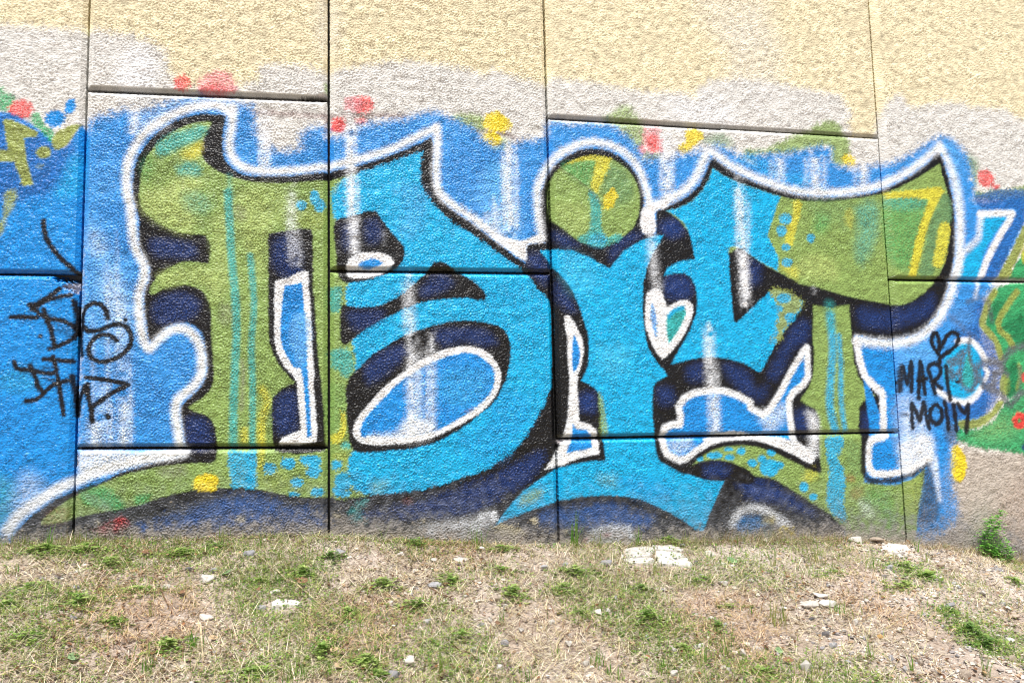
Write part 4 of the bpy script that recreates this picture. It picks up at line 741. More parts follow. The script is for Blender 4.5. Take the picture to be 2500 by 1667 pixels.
# spalls: (u, v, ru, rv, depth)
SPALL = [(1, 0, -1.810, 1.168, 0.075, 0.024, 0.050, 0), (1, 0, -1.800, 1.128, 0.050, 0.026, 0.016, 1), (2, 2, -0.850, 1.974, 0.085, 0.010, 0.016, 0), (2, 2, -0.815, 1.985, 0.040, 0.016, 0.010, 1), (2, 0, -1.78, 0.43, 0.01, 0.03, 0.006, 1), (4, 0, 0.205, 0.446, 0.02, 0.014, 0.008, 1)]
def panel(u0, u1, bl, br, tl, tr, res, yoff, pid, CL, CR_, GL):
    """one panel; bl..tr are the heights of its corners, u0/u1 its joint lines"""
    Wd = u1 - u0; Ht = max(tl - bl, tr - br)
    def lines(L, c0, c1, g0):
        n = max(4, int((L - GAP - g0 - c0 - c1) / res))
        inner = np.linspace(g0 + c0, L - GAP - c1, n)
        e = g0 + c0 * np.array([0, .33, .67]); e1 = GAP + c1 * np.array([.67, .33, 0])
        return np.concatenate([[g0], e, inner, L - e1, [L - GAP]])
    a = lines(Wd, CL, CR_, GL); b = lines(Ht, CH, CH, GAP)
    nu, nv = len(a), len(b)
    A, B = np.meshgrid(a, b)
    U = u0 + A
    s = A / Wd; bot = bl * (1 - s) + br * s; top = tl * (1 - s) + tr * s
    Vv = bot + (top - bot) * (B / Ht)
    ed = np.minimum(np.minimum((A - GL) / CL, (Wd - A - GAP) / CR_), np.minimum(B - GAP, Ht - B - GAP) / CH)
    d = ed * CH
    DEP = CD * np.where(A < Wd * 0.5, min(CL / 0.016, 1.0), min(CR_ / 0.016, 1.35))
    ins = (U > CU0) & (U < CU1)
    h = sample(HF, U, Vv) * 0.0023 * np.clip(1 + 0.16 * sample(N3, U, Vv) + 0.12 * sample(HL, U, Vv), 0.45, 1.4) + sample(HL, U, Vv) * 0.0008
    edge = np.clip(d / CH, 0, 1); fade = np.clip((d - CH * 0.98) / 0.006, 0, 1)
    y = -h * (0.05 + 0.95 * fade) + (1 - edge) * DEP
    # irregular arrises
    wob = 0.0006 * sample(N1, U, Vv) * (edge < 1)
    U = U + wob * np.where((A < 0.05) | (A > Wd - 0.05), 1, 0); Vv = Vv + wob * np.where((B < 0.05) | (B > Ht - 0.05), 1, 0)
    bare = np.zeros_like(U); hole_shade = np.zeros_like(U)
    for (pc, pr, su, sv, ru, rv, dep, tone) in SPALL:
        if (pc, pr) != pid: continue
        q = ((U - su) / ru) ** 2 + ((Vv - sv) / rv) ** 2
        k = np.clip(1.25 - q + 0.3 * sample(N1, U, Vv), 0, 1); k = k * k * (3 - 2 * k)
        y = y + dep * k * (1 + 0.25 * sample(N1, U, Vv))
        if tone: bare = np.maximum(bare, k)
        else: hole_shade = np.maximum(hole_shade, k)
    y[0, :] = y[-1, :] = 0.10; y[:, 0] = y[:, -1] = 0.10
    c = sample(CANVAS, U, Vv); g = sample(GLOSS, U, Vv)
    bare = np.clip(bare * 1.6 - 0.35 + 0.25 * sample(N1, U, Vv), 0, 1) * (bare > 0.05)
    c = c * (1 - 0.85 * bare[..., None]) + s2l((176, 170, 172)) * 0.85 * bare[..., None]
    c = c * (1 - 0.95 * hole_shade[..., None]); g = g * (1 - bare)  # deep spalls: the shade inside the hole is blackened into the colour
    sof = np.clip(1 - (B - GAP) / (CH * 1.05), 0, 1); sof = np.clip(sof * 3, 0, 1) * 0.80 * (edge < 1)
    c = c * (1 - sof[..., None]) + (c * 0.3 + s2l((92, 88, 66)) * 0.25) * sof[..., None]  # underside chamfers: olive moss tint, plus their shade darkened into the colour
    y = y + yoff
    V = np.stack([U, y, Vv], -1).reshape(-1, 3)
    i = np.arange(nu * nv).reshape(nv, nu)
    F = np.stack([i[:-1, :-1], i[:-1, 1:], i[1:, 1:], i[1:, :-1]], -1).reshape(-1, 4)
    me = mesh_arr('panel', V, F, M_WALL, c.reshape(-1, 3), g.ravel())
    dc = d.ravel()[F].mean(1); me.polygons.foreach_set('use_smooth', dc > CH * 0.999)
    return link('panel', me, wall)
JU = [-3.77, -2.785, -1.785, -0.802, 0.195, 1.946, 3.70, 4.70]
ROWS = {0: [(-1.0, -1.0), (0.47, 0.47), (1.96, 1.96), (3.45, 3.45)],
        1: [(-0.95, -0.95), (1.178, 1.178), (2.72, 2.72), (3.45, 3.45)],
        2: [(-1.0, -1.0), (0.478, 0.449), (1.957, 1.971), (3.45, 3.45)],
        3: [(-0.95, -0.95), (1.209, 1.211), (2.80, 2.80), (3.45, 3.45)],
        4: [(-1.0, -1.0), (0.456, 0.434), (1.947, 1.934), (3.45, 3.45)],
        5: [(-0.95, -0.95), (1.202, 1.198), (2.86, 2.86), (3.45, 3.45)],
        6: [(-1.0, -1.0), (0.45, 0.45), (1.95, 1.95), (3.45, 3.45)]}
RES = {0: 0.014, 1: 0.0038, 2: 0.0030, 3: 0.0032, 4: 0.0040, 5: 0.0048, 6: 0.016}
YO = {0: 0.0, 1: 0.002, 2: -0.003, 3: 0.001, 4: -0.002, 5: 0.003, 6: 0.0}
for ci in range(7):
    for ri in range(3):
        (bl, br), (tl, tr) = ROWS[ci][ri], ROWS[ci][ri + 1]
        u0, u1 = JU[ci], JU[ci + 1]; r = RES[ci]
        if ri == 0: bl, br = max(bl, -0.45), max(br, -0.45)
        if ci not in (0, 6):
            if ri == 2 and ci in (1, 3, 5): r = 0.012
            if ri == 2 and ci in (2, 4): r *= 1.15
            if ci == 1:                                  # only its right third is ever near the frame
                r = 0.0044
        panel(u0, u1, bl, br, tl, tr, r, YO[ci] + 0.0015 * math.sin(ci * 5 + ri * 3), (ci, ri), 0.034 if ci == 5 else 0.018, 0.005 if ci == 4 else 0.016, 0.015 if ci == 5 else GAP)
def box_mesh(name, x0, x1, y0, y1, z0, z1, mat, bev=0.0):
    bm = bmesh.new(); bmesh.ops.create_cube(bm, size=1)
    for v in bm.verts: v.co = Vector(((x0 + x1) / 2 + v.co.x * (x1 - x0), (y0 + y1) / 2 + v.co.y * (y1 - y0), (z0 + z1) / 2 + v.co.z * (z1 - z0)))
    if bev: bmesh.ops.bevel(bm, geom=bm.edges[:], offset=bev, segments=2, affect='EDGES')
    me = bpy.data.meshes.new(name); bm.to_mesh(me); bm.free(); me.materials.append(mat); return me
link('backing', box_mesh('backing', -3.78, 4.71, 0.055, 0.30, -0.6, 3.44, M_CORE), wall)  # dark box added behind the panels to stop light leaking through the joints
link('coping', box_mesh('coping', -3.80, 4.73, -0.05, 0.34, 3.455, 3.60, M_CONC, 0.01), wall)

# ------------------------------------------------------------------ ground
def gz(x, y):
    x = np.asarray(x, float); y = np.asarray(y, float)
    d = np.maximum(-y, 0.0)
    z = np.interp(x, GXK, GZK)
    fall = 0.30 * d / (1 + np.maximum(d - 3.0, 0) * 0.35)
    lump = 0.014 * np.sin(3.1 * x + 1.0) * np.sin(4.3 * d + 0.7 * x) + 0.009 * np.sin(7.7 * x + 2.3 * d) * np.cos(6.1 * d - 1.9 * x)
    return z - fall + lump * np.minimum(d * 4, 1)
RK = np.random.default_rng(21); NK = 40
KX = RK.normal(0, 1, (NK, 2)); KX = KX / np.linalg.norm(KX, axis=1)[:, None] * (2 * np.pi / RK.uniform(0.03, 0.16, NK))[:, None]; KP = RK.uniform(0, 6.28, NK); KA = 0.05 / np.linalg.norm(KX, axis=1)
def gz2(x, y):
    z = gz(x, y); f = np.zeros(np.shape(x))
    for k, p, a in zip(KX, KP, KA): f = f + a * np.sin(k[0] * x + k[1] * y + p)
    return z + f
gx = np.concatenate([np.linspace(-60, -4, 24)[:-1], np.linspace(-4, -2.4, 30)[:-1], np.linspace(-2.4, 3.1, 420)[:-1], np.linspace(3.1, 4.6, 30)[:-1], np.linspace(4.6, 60, 24)])
gy = np.concatenate([np.linspace(-60, -4, 24)[:-1], np.linspace(-4, -1.5, 50)[:-1], np.linspace(-1.5, 0.10, 130)])
X, Y = np.meshgrid(gx, gy); Z = gz2(X, Y)
i = np.arange(X.size).reshape(X.shape)
F = np.stack([i[:-1, :-1], i[:-1, 1:], i[1:, 1:], i[1:, :-1]], -1).reshape(-1, 4)
ground = link('ground', mesh_arr('ground', np.stack([X, Y, Z], -1).reshape(-1, 3), F, M_GROUND)); tag(ground, kind='structure')

STONES=[(-1.093, -0.192, 0.043, 0.032, 1, 'smooth grey stone in the dry grass left of the second joint foot'),
(-1.301, -0.268, 0.037, 0.021, 4, 'dark grey stone behind the flat white rock at left'),
(-1.202, -0.276, 0.026, 0.02, 1, 'small grey stone touching the flat white rock at left'),
(-1.219, -0.33, 0.075, 0.033, 0, 'flat white rock in the dry grass at left, with a crusty top'),
(-1.348, -0.36, 0.032, 0.019, 0, 'white stone left of the flat white rock in the grass'),
(-1.63, -0.494, 0.02, 0.02, 0, 'small bright white stone beside green weeds at far left'),
(-1.609, -0.575, 0.022, 0.016, 0, 'small white stone just below another white one at far left'),
(-1.568, -0.569, 0.036, 0.021, 1, 'pale grey stone half covered by weeds at far left'),
(-1.003, -0.502, 0.033, 0.024, 1, 'round grey stone just left of the cracked white slab'),
(-1.174, -0.54, 0.05, 0.019, 0, 'white limestone piece in the grass below the flat white rock'),
(-0.963, -0.421, 0.062, 0.018, 0, 'thin pale flake bed in the grass above the cracked white slab'),
(-0.84, -0.456, 0.022, 0.018, 0, ''),
(-0.753, -0.135, 0.055, 0.03, 1, 'pale grey rock at the foot of the second vertical joint'),
(-0.77, -0.065, 0.015, 0.015, 0, 'tiny white cube of stone at the wall foot beside the second joint'),
(-0.258, -0.608, 0.035, 0.049, 1, 'thin grey shard of slate standing tilted in the grass'),
(-0.224, -0.584, 0.026, 0.035, 0, 'white stone leaning beside the standing grey shard'),
(-0.526, -0.82, 0.052, 0.034, 0, 'largest white stone in the grass at the bottom centre left'),
(-0.567, -0.883, 0.038, 0.035, 1, 'grey white stone at the bottom, below the largest white one'),
(-0.443, -0.602, 0.028, 0.021, 1, ''),
(-0.144, -0.502, 0.03, 0.02, 0, 'white wedge of stone lying between clover patches in the middle'),
(0.004, -0.59, 0.027, 0.016, 0, ''),
(-0.121, -0.644, 0.026, 0.019, 0, ''),
(-0.195, -0.718, 0.03, 0.022, 1, ''),
(-0.161, -0.761, 0.016, 0.014, 0, ''),
(-0.299, -0.753, 0.03, 0.019, 0, ''),
(-0.23, -0.81, 0.019, 0.021, 0, ''),
(-0.233, -0.855, 0.022, 0.017, 0, ''),
(0.029, -0.725, 0.024, 0.031, 0, 'tall pale stone standing in the gravel at the bottom centre'),
(0.08, -0.709, 0.021, 0.02, 0, ''),
(0.061, -0.814, 0.024, 0.018, 0, ''),
(0.194, -0.53, 0.046, 0.021, 0, 'long white stone in the grass below the cracked slab'),
(0.232, -0.533, 0.021, 0.028, 0, ''),
(0.205, -0.785, 0.021, 0.022, 0, ''),
(0.319, -0.694, 0.032, 0.028, 1, 'blue grey stone in the grass right of the middle'),
(0.396, -0.769, 0.034, 0.034, 0, ''),
(0.343, -0.876, 0.03, 0.033, 0, ''),
(0.344, -0.192, 0.049, 0.028, 1, 'grey rock left of the large cracked white slab'),
(0.057, -0.238, 0.05, 0.024, 1, 'flat grey stone right of the third vertical joint foot'),
(0.161, -0.211, 0.031, 0.024, 1, ''),
(0.291, -0.454, 0.022, 0.019, 1, ''),
(-0.167, -0.082, 0.03, 0.021, 0, 'white stone beside the grass tuft at the wall foot'),
(-0.267, -0.143, 0.075, 0.019, 0, 'thin pale stone flake near the wall below the green oval'),
(-0.387, -0.183, 0.04, 0.017, 0, ''),
(-0.517, -0.134, 0.034, 0.02, 0, ''),
(-0.394, -0.367, 0.053, 0.019, 1, ''),
(-0.737, -0.132, 0.017, 0.013, 1, ''),
(-0.581, -0.516, 0.023, 0.022, 2, ''),
(-0.18, -0.464, 0.041, 0.029, 2, 'tan stone in the grass, middle of the slope'),
(1.643, 0.0, 0.071, 0.035, 0, 'round white stone resting against the foot of the wall'),
(1.764, -0.011, 0.071, 0.032, 2, 'tan stone against the wall just right of the round white one'),
(0.852, -0.12, 0.048, 0.033, 0, 'white stone on the dirt right of the cracked slab'),
(0.754, -0.192, 0.036, 0.021, 4, 'dark stone at the right end of the cracked slab'),
(1.03, -0.556, 0.084, 0.035, 0, 'long white block, larger of the pair on the dirt at right'),
(1.135, -0.545, 0.068, 0.026, 0, 'flat white block on the right of the pair on the dirt'),
(1.145, -0.481, 0.066, 0.018, 0, 'thin pale plate lying behind the pair of white blocks'),
(1.158, -0.693, 0.034, 0.025, 0, ''),
(0.804, -0.906, 0.045, 0.042, 0, 'rough white stone in the tufts at the bottom right of centre'),
(1.224, -0.855, 0.031, 0.026, 2, ''),
(1.171, -0.794, 0.022, 0.016, 3, 'small orange ochre stone on the dirt at right'),
(0.701, -0.767, 0.032, 0.026, 0, ''),
(0.625, -0.799, 0.034, 0.026, 0, ''),
(0.476, -0.753, 0.023, 0.023, 0, ''),
(0.501, -0.755, 0.026, 0.023, 0, ''),
(0.78, -0.376, 0.044, 0.02, 0, ''),
(0.91, -0.576, 0.028, 0.024, 0, ''),
(1.331, -1.004, 0.045, 0.036, 2, 'tan boulder-like stone at the bottom right'),
(1.703, -0.811, 0.043, 0.021, 0, 'white flat stone at the right edge of the slope'),
(1.925, -0.617, 0.043, 0.025, 2, ''),
(2.236, -0.227, 0.054, 0.035, 1, 'pale blue grey stone below the green bush'),
(1.915, -0.466, 0.038, 0.021, 0, ''),
(1.634, -0.6, 0.046, 0.021, 1, ''),
(1.374, -0.802, 0.042, 0.033, 2, 'pinkish stone sunk in the bare dirt at right'),
(1.622, -0.283, 0.029, 0.026, 1, ''),
(1.903, -0.25, 0.045, 0.026, 2, ''),
(1.954, -0.283, 0.037, 0.028, 2, ''),
(1.607, -0.915, 0.032, 0.029, 2, ''),
(1.512, -0.9, 0.021, 0.023, 2, ''),
(1.565, -0.91, 0.029, 0.023, 1, ''),
(1.134, -0.97, 0.028, 0.028, 1, ''),
(1.218, -0.943, 0.028, 0.02, 2, ''),
(0.968, -0.818, 0.032, 0.02, 1, ''),
(0.99, -0.743, 0.027, 0.024, 4, ''),
(0.849, -0.748, 0.03, 0.024, 2, ''),
(0.652, -0.638, 0.021, 0.021, 1, ''),
(0.683, -0.629, 0.021, 0.017, 0, ''),
(0.618, -0.598, 0.023, 0.017, 0, ''),
(1.148, -0.911, 0.021, 0.013, 4, 'small black shard on the dirt at the bottom right'),
(1.12, -0.922, 0.034, 0.037, 1, ''),
(0.999, -0.636, 0.028, 0.011, 4, 'thin black sliver below the pair of white blocks'),
(1.806, -0.535, 0.02, 0.014, 0, ''),
(1.323, -0.522, 0.023, 0.013, 0, ''),
(1.489, -0.728, 0.019, 0.016, 1, ''),
(1.068, -0.736, 0.021, 0.015, 0, ''),
(0.541, -0.8, 0.014, 0.013, 0, ''),
(0.363, -0.516, 0.019, 0.014, 0, ''),
(2.336, -0.011, 0.033, 0.016, 2, ''),
(2.243, 0.0, 0.028, 0.014, 1, ''),
(2.18, -0.33, 0.026, 0.017, 2, ''),
(1.598, -0.476, 0.02, 0.014, 0, ''),
(1.857, -0.384, 0.025, 0.016, 1, ''),
(1.357, -0.562, 0.021, 0.013, 1, ''),
(0.956, -0.43, 0.023, 0.013, 0, ''),
(0.901, -0.368, 0.02, 0.012, 1, ''),
(1.736, -0.696, 0.022, 0.014, 0, ''),
(1.706, -0.65, 0.026, 0.016, 2, ''),
(1.398, -0.894, 0.02, 0.015, 1, ''),
(1.067, -0.891, 0.02, 0.017, 0, ''),
(1.013, -0.856, 0.02, 0.014, 1, ''),
(0.764, -0.801, 0.02, 0.014, 1, ''),
(0.657, -0.877, 0.019, 0.014, 0, ''),
(0.535, -0.881, 0.019, 0.014, 0, ''),
(0.568, -0.571, 0.019, 0.012, 0, ''),
(0.513, -0.395, 0.02, 0.013, 1, '')]
SLABS=[[(0.442, -0.101),
(0.487, -0.05),
(0.598, -0.039),
(0.613, -0.073),
(0.574, -0.121),
(0.486, -0.13),
(0.432, -0.138)], [(0.607, -0.04),
(0.702, -0.047),
(0.74, -0.084),
(0.721, -0.099),
(0.62, -0.07)], [(0.612, -0.083),
(0.713, -0.109),
(0.723, -0.138),
(0.65, -0.164),
(0.586, -0.129)], [(0.433, -0.146),
(0.487, -0.14),
(0.568, -0.135),
(0.578, -0.157),
(0.513, -0.18),
(0.452, -0.169)], [(0.588, -0.151),
(0.645, -0.176),
(0.722, -0.152),
(0.73, -0.195),
(0.715, -0.22),
(0.633, -0.203),
(0.585, -0.184)], [(1.726, -0.08),
(1.814, -0.038),
(1.906, -0.048),
(1.889, -0.094),
(1.787, -0.126),
(1.708, -0.116)], [(-0.974, -0.485),
(-0.951, -0.468),
(-0.923, -0.475),
(-0.917, -0.501),
(-0.946, -0.512),
(-0.969, -0.505)], [(-0.918, -0.478),
(-0.892, -0.476),
(-0.877, -0.492),
(-0.88, -0.514),
(-0.913, -0.506)]]
TUFTS=[(0.261, -0.012, 0.179, 16, 0.022, 'tallest bright green grass tuft at the foot of the third joint'),
(0.364, -0.012, 0.11, 9, 0.022, 'thin green grass tuft in front of the white splash right of the third joint'),
(0.557, -0.012, 0.096, 11, 0.019, 'short green grass tuft at the wall foot above the cracked slab'),
(-0.575, -0.012, 0.101, 3, 0.005, 'single broad green blade growing from the foot of the wall'),
(-0.175, -0.012, 0.11, 18, 0.036, 'wispy green grass tuft at the wall foot below the cyan swoosh tip'),
(-1.064, -0.073, 0.073, 10, 0.01, 'dense small green tuft at the wall foot under the green letter'),
(-1.382, -0.042, 0.072, 7, 0.01, 'thin grass tuft at the wall foot under the yellow blob'),
(-1.214, -0.012, 0.073, 14, 0.02, 'yellowish grass tuft leaning on the wall foot between two joints'),
(-1.847, -0.056, 0.098, 7, 0.009, 'broad bright green grass blades left of the first joint foot'),
(-1.732, -0.051, 0.076, 8, 0.016, 'pale upright grass just right of the first joint foot'),
(-1.673, -0.055, 0.073, 8, 0.013, 'green grass and leaf shoots right of the first joint foot'),
(-0.98, -0.209, 0.082, 8, 0.013, 'sparse yellow green tuft in the dry grass under the second joint'),
(-0.883, -0.182, 0.058, 8, 0.013, 'short green tuft near the wall left of the second joint'),
(1.118, -0.196, 0.112, 8, 0.018, 'upright thin grass on the dirt under the right letter stem'),
(1.329, -0.196, 0.117, 12, 0.033, 'thin spreading tuft of grass on the dirt under the fourth letter'),
(1.529, -0.271, 0.08, 14, 0.04, 'low wide tuft of grass left of the fourth joint foot'),
(1.927, -0.091, 0.101, 6, 0.01, 'bent green blades growing at the foot of the fourth joint'),
(1.881, -0.197, 0.083, 8, 0.019, 'thin green stalks in front of the fourth joint foot'),
(1.144, -0.609, 0.07, 40, 0.041, 'dense round grass tuft beside the pair of white blocks'),
(0.872, -0.639, 0.107, 26, 0.034, 'yellow green grass tuft left of the pair of white blocks'),
(1.043, -0.905, 0.104, 10, 0.014, 'three upright blades of grass on the dirt at the bottom right'),
(1.15, -0.975, 0.085, 8, 0.011, 'narrow upright grass tuft at the bottom right'),
(1.429, -0.99, 0.117, 12, 0.017, 'tall grass tuft at the bottom right beside the tan stone'),
(0.574, -0.797, 0.088, 8, 0.011, 'slim green tuft among white stones right of the middle'),
(0.468, -0.836, 0.069, 10, 0.014, 'short green tuft at the bottom right of the middle'),
(0.806, -0.952, 0.076, 40, 0.081, 'wide band of pale green grass at the bottom right'),
(0.096, -0.813, 0.076, 26, 0.027, 'dark green grass tuft at the bottom centre'),
(0.138, -0.876, 0.058, 24, 0.034, 'light green tuft at the bottom right of centre'),
(-0.147, -0.892, 0.064, 16, 0.026, 'green tuft at the bottom centre edge'),
(0.314, -0.862, 0.068, 14, 0.022, 'green grass and shoots at the bottom beside two white stones'),
(-0.177, -0.601, 0.075, 12, 0.012, 'upright green tuft beside the standing grey shard'),
(-0.417, -0.866, 0.102, 14, 0.015, 'tall thin tuft at the bottom left of centre'),
(-1.177, -0.704, 0.077, 26, 0.023, 'bright green thick tuft in the grass at left'),
(-1.067, -0.53, 0.061, 10, 0.011, 'short upright tuft left of the round grey stone'),
(-1.269, -0.822, 0.056, 34, 0.027, 'bright green dense tuft at the bottom left'),
(-0.853, -0.92, 0.065, 34, 0.041, 'dark green tuft at the bottom edge left of the middle'),
(-0.762, -0.903, 0.068, 14, 0.019, 'upright green tuft at the bottom edge near brown leaves'),
(-1.339, -0.776, 0.054, 14, 0.015, 'green tuft left of the bright dense one at the bottom left'),
(-1.347, -0.538, 0.054, 9, 0.011, 'thin yellow green tuft in the dry grass at left'),
(-1.74, -0.217, 0.06, 12, 0.015, 'yellow green tuft in the weeds under the first joint'),
(-1.901, -0.217, 0.05, 14, 0.021, 'short green tuft at the left edge of the slope'),
(-1.63, -0.445, 0.05, 12, 0.017, 'short tuft above the bright weeds at far left'),
(-0.019, -0.772, 0.055, 8, 0.016, 'small green seedling tuft in the gravel at the bottom centre'),
(0.792, -0.576, 0.053, 10, 0.019, 'small green tuft on the dirt right of the middle'),
(0.539, -0.25, 0.062, 6, 0.014, 'thin shoots in front of the cracked white slab'),
(1.522, -0.378, 0.066, 8, 0.021, 'thin shoots on the dirt under the fourth joint'),
(0.037, -0.143, 0.065, 6, 0.017, 'sparse shoots in front of the third joint foot'),
(2.005, -0.38, 0.09, 6, 0.022, 'sparse thin stems on the dirt below the green bush')]
WEEDS=[(2.385, 0.0, 0.07, 0.119, 420, 'bright green feathery bush growing against the wall at right'),
(-0.586, -0.369, 0.068, 0.04, 150, 'largest round clover patch in the dry grass, middle left'),
(-0.101, -0.434, 0.053, 0.034, 120, 'clover patch in the middle of the slope'),
(-0.439, -0.036, 0.031, 0.028, 60, 'small dark green bushy weed at the wall foot below the oval'),
(0.701, -0.001, 0.067, 0.03, 100, 'low trailing weed at the wall foot right of the slab'),
(-1.845, -0.089, 0.094, 0.031, 170, 'clover band at the wall foot at far left'),
(-1.695, -0.11, 0.1, 0.031, 170, 'clover band at the wall foot right of the first joint'),
(-1.58, -0.195, 0.061, 0.034, 120, 'leafy weeds in the dry grass right of the first joint'),
(-1.583, -0.494, 0.052, 0.036, 140, 'bright leafy weed clump with white stones beside it at far left'),
(-1.779, -0.382, 0.065, 0.028, 110, 'low green weed patch near the left edge'),
(-1.812, -0.475, 0.041, 0.024, 70, 'bright weed clump cut by the left edge'),
(-1.344, -0.135, 0.07, 0.029, 120, 'clover patch near the wall under the yellow blob'),
(-1.229, -0.087, 0.081, 0.02, 90, 'dark low weed strip near the wall under the green letter'),
(-0.887, -0.301, 0.065, 0.034, 120, 'round weed patch in the dry grass under the second joint'),
(-0.786, -0.187, 0.039, 0.023, 70, 'dark green weed at the foot of the second joint'),
(-1.25, -0.706, 0.056, 0.028, 120, 'light green weed patch in the lower left grass'),
(-1.443, -0.597, 0.037, 0.018, 60, 'small bright weeds in the dry grass at left'),
(-0.784, -0.799, 0.031, 0.036, 80, 'upright leafy weed at the lower left of the middle'),
(-0.652, -0.848, 0.048, 0.033, 130, 'green weed clump at the bottom, left of the largest white stone'),
(-0.606, -0.896, 0.03, 0.02, 70, 'leafy weed at the bottom edge below the largest white stone'),
(-0.711, -0.557, 0.037, 0.028, 80, 'small clover patch left of the middle'),
(-0.333, -0.353, 0.044, 0.038, 80, 'upright light green weed in the middle of the slope'),
(0.108, -0.399, 0.057, 0.029, 80, 'flat dull green leafy weed in the middle right'),
(0.19, -0.28, 0.077, 0.027, 110, 'clover strip in front of the third joint foot'),
(-0.082, -0.073, 0.077, 0.025, 110, 'low green weeds at the wall foot under the cyan swoosh'),
(0.36, -0.617, 0.06, 0.039, 120, 'clover patch right of the middle'),
(0.42, -0.401, 0.042, 0.023, 60, 'dark round leaved weed below the cracked slab'),
(0.128, -0.547, 0.045, 0.018, 40, 'thin weeds in the dry grass at the centre right'),
(1.575, -0.772, 0.04, 0.053, 140, 'dark green weed clump on the bare dirt at right'),
(1.612, -0.636, 0.032, 0.016, 60, 'small dark weed on the dirt above the right clump'),
(1.591, -0.836, 0.042, 0.027, 60, 'sparse weed on the dirt right of the dark clump'),
(1.743, -0.374, 0.029, 0.036, 20, 'weed with broad bright leaves on the dirt at right'),
(1.699, -0.299, 0.066, 0.037, 70, 'pale sparse weed under the fourth joint'),
(1.554, -0.435, 0.076, 0.021, 70, 'dry green weed strip on the dirt at right'),
(0.612, -0.65, 0.027, 0.021, 40, 'dark small weed right of the middle'),
(0.431, -0.767, 0.028, 0.028, 60, 'yellow green weed at the lower right of the middle'),
(0.642, -0.902, 0.055, 0.027, 90, 'leafy weeds at the bottom right of the middle'),
(-0.108, -0.263, 0.066, 0.02, 60, 'sparse clover near the wall at the centre'),
(-0.975, -0.875, 0.073, 0.024, 90, 'thin clover patch at the bottom left of the middle'),
(-1.667, -0.684, 0.063, 0.025, 60, 'thin pale weeds in the dry grass at the left edge'),
(-0.468, -0.51, 0.088, 0.027, 100, 'sparse clover patch in the dry grass at the centre left'),
(-1.022, -0.352, 0.06, 0.021, 60, 'thin weeds beside the long dry straw'),
(-0.331, -0.696, 0.055, 0.025, 60, 'pale weeds below the standing grey shard'),
(-1.438, -0.398, 0.086, 0.026, 80, 'pale thin weed patch in the left grass'),
(0.678, -0.343, 0.067, 0.02, 40, 'thin weeds on the dirt right of the slab'),
(0.726, -0.524, 0.048, 0.016, 30, 'tiny weeds among the stones right of the middle'),
(2.231, -0.322, 0.041, 0.026, 40, 'small weed cut by the right edge of the slope'),
(1.32, -0.276, 0.054, 0.014, 30, 'thin low weeds behind the pair of white blocks')]
TWIGS=[([(-0.984, -0.293),
(-0.888, -0.389),
(-0.795, -0.511),
(-0.725, -0.612)], 4, 0, 'longest pale straw lying diagonally below the second joint'),
([(-1.181, -0.602),
(-1.159, -0.69),
(-1.134, -0.788)], 6, 0, 'thick pale dry stalk lying straight down the slope at left'),
([(-1.565, -0.697),
(-1.543, -0.651),
(-1.522, -0.619)], 6, 0, 'pale split stick in the grass at the lower left'),
([(-0.415, -0.391),
(-0.375, -0.436),
(-0.34, -0.483)], 7, 1, 'brown twig in the grass below the green oval'),
([(-0.544, -0.002),
(-0.492, 0.0),
(-0.443, 0.0),
(-0.309, 0.0),
(-0.235, -0.046)], 3.5, 0, 'long arched straw lying along the wall foot'),
([(-0.389, -0.704),
(-0.345, -0.75),
(-0.304, -0.794)], 4, 1, 'thin dark twig beside the gravel at the bottom centre'),
([(-0.286, -0.852),
(-0.239, -0.88),
(-0.189, -0.903)], 4, 0, 'straw at the bottom centre edge'),
([(0.221, -0.688),
(0.2, -0.749),
(0.179, -0.792)], 7, 0, 'pale bark strip lying among stones at the centre right'),
([(1.009, -0.211),
(1.04, -0.257),
(1.083, -0.298)], 3, 0, 'thin straw on the dirt under the right letter'),
([(-1.664, -0.841),
(-1.613, -0.813),
(-1.54, -0.836)], 5, 0, 'straw in the bottom left corner'),
([(-1.701, -0.603),
(-1.654, -0.605),
(-1.616, -0.605)], 3.5, 0, 'pale straw in the grass near the left edge'),
([(0.244, -0.389),
(0.298, -0.426),
(0.345, -0.478)], 3, 0, 'thin straw right of the middle of the slope'),
([(-1.363, -0.38),
(-1.335, -0.437),
(-1.304, -0.497)], 5, 1, 'curled brown stem in the left grass'),
([(0.95, -0.881),
(0.988, -0.842),
(1.028, -0.805)], 4, 0, 'short straw on the dirt at the lower right'),
([(-0.514, -0.278),
(-0.485, -0.311),
(-0.457, -0.353)], 3, 0, 'short straw left of the brown twig')]
LEAVES=[(-1.128, -0.674, 0.031, 0, 'pale fallen leaf in the grass at the lower left'),
(-0.878, -0.357, 0.045, 1, 'crumpled brown leaf under the second joint'),
(-0.732, -0.88, 0.037, 0, 'tan curled leaf at the bottom left of the middle'),
(-0.748, -0.799, 0.028, 0, 'small tan leaf above the curled one'),
(-1.152, -0.303, 0.033, 2, 'single round green leaf above the flat white rock'),
(-1.499, -0.774, 0.032, 2, 'dull grey green leaf flat on the grass at the lower left'),
(-1.474, -0.123, 0.047, 1, 'torn brown leaf near the wall under the green swoosh'),
(-1.278, -0.426, 0.034, 1, 'dark curled leaf in the left grass'),
(-0.197, -0.617, 0.026, 1, 'curled dark leaf below the standing grey shard'),
(0.758, -0.873, 0.036, 1, 'rust brown lobed leaf beside the rough white stone'),
(0.773, -0.794, 0.029, 2, 'flat green leaf at the lower right of the middle'),
(0.914, -0.202, 0.043, 2, 'pale green leaf flat on the dirt by the slab'),
(-1.02, -0.415, 0.026, 1, 'small russet leaf in the grass left of the middle')]

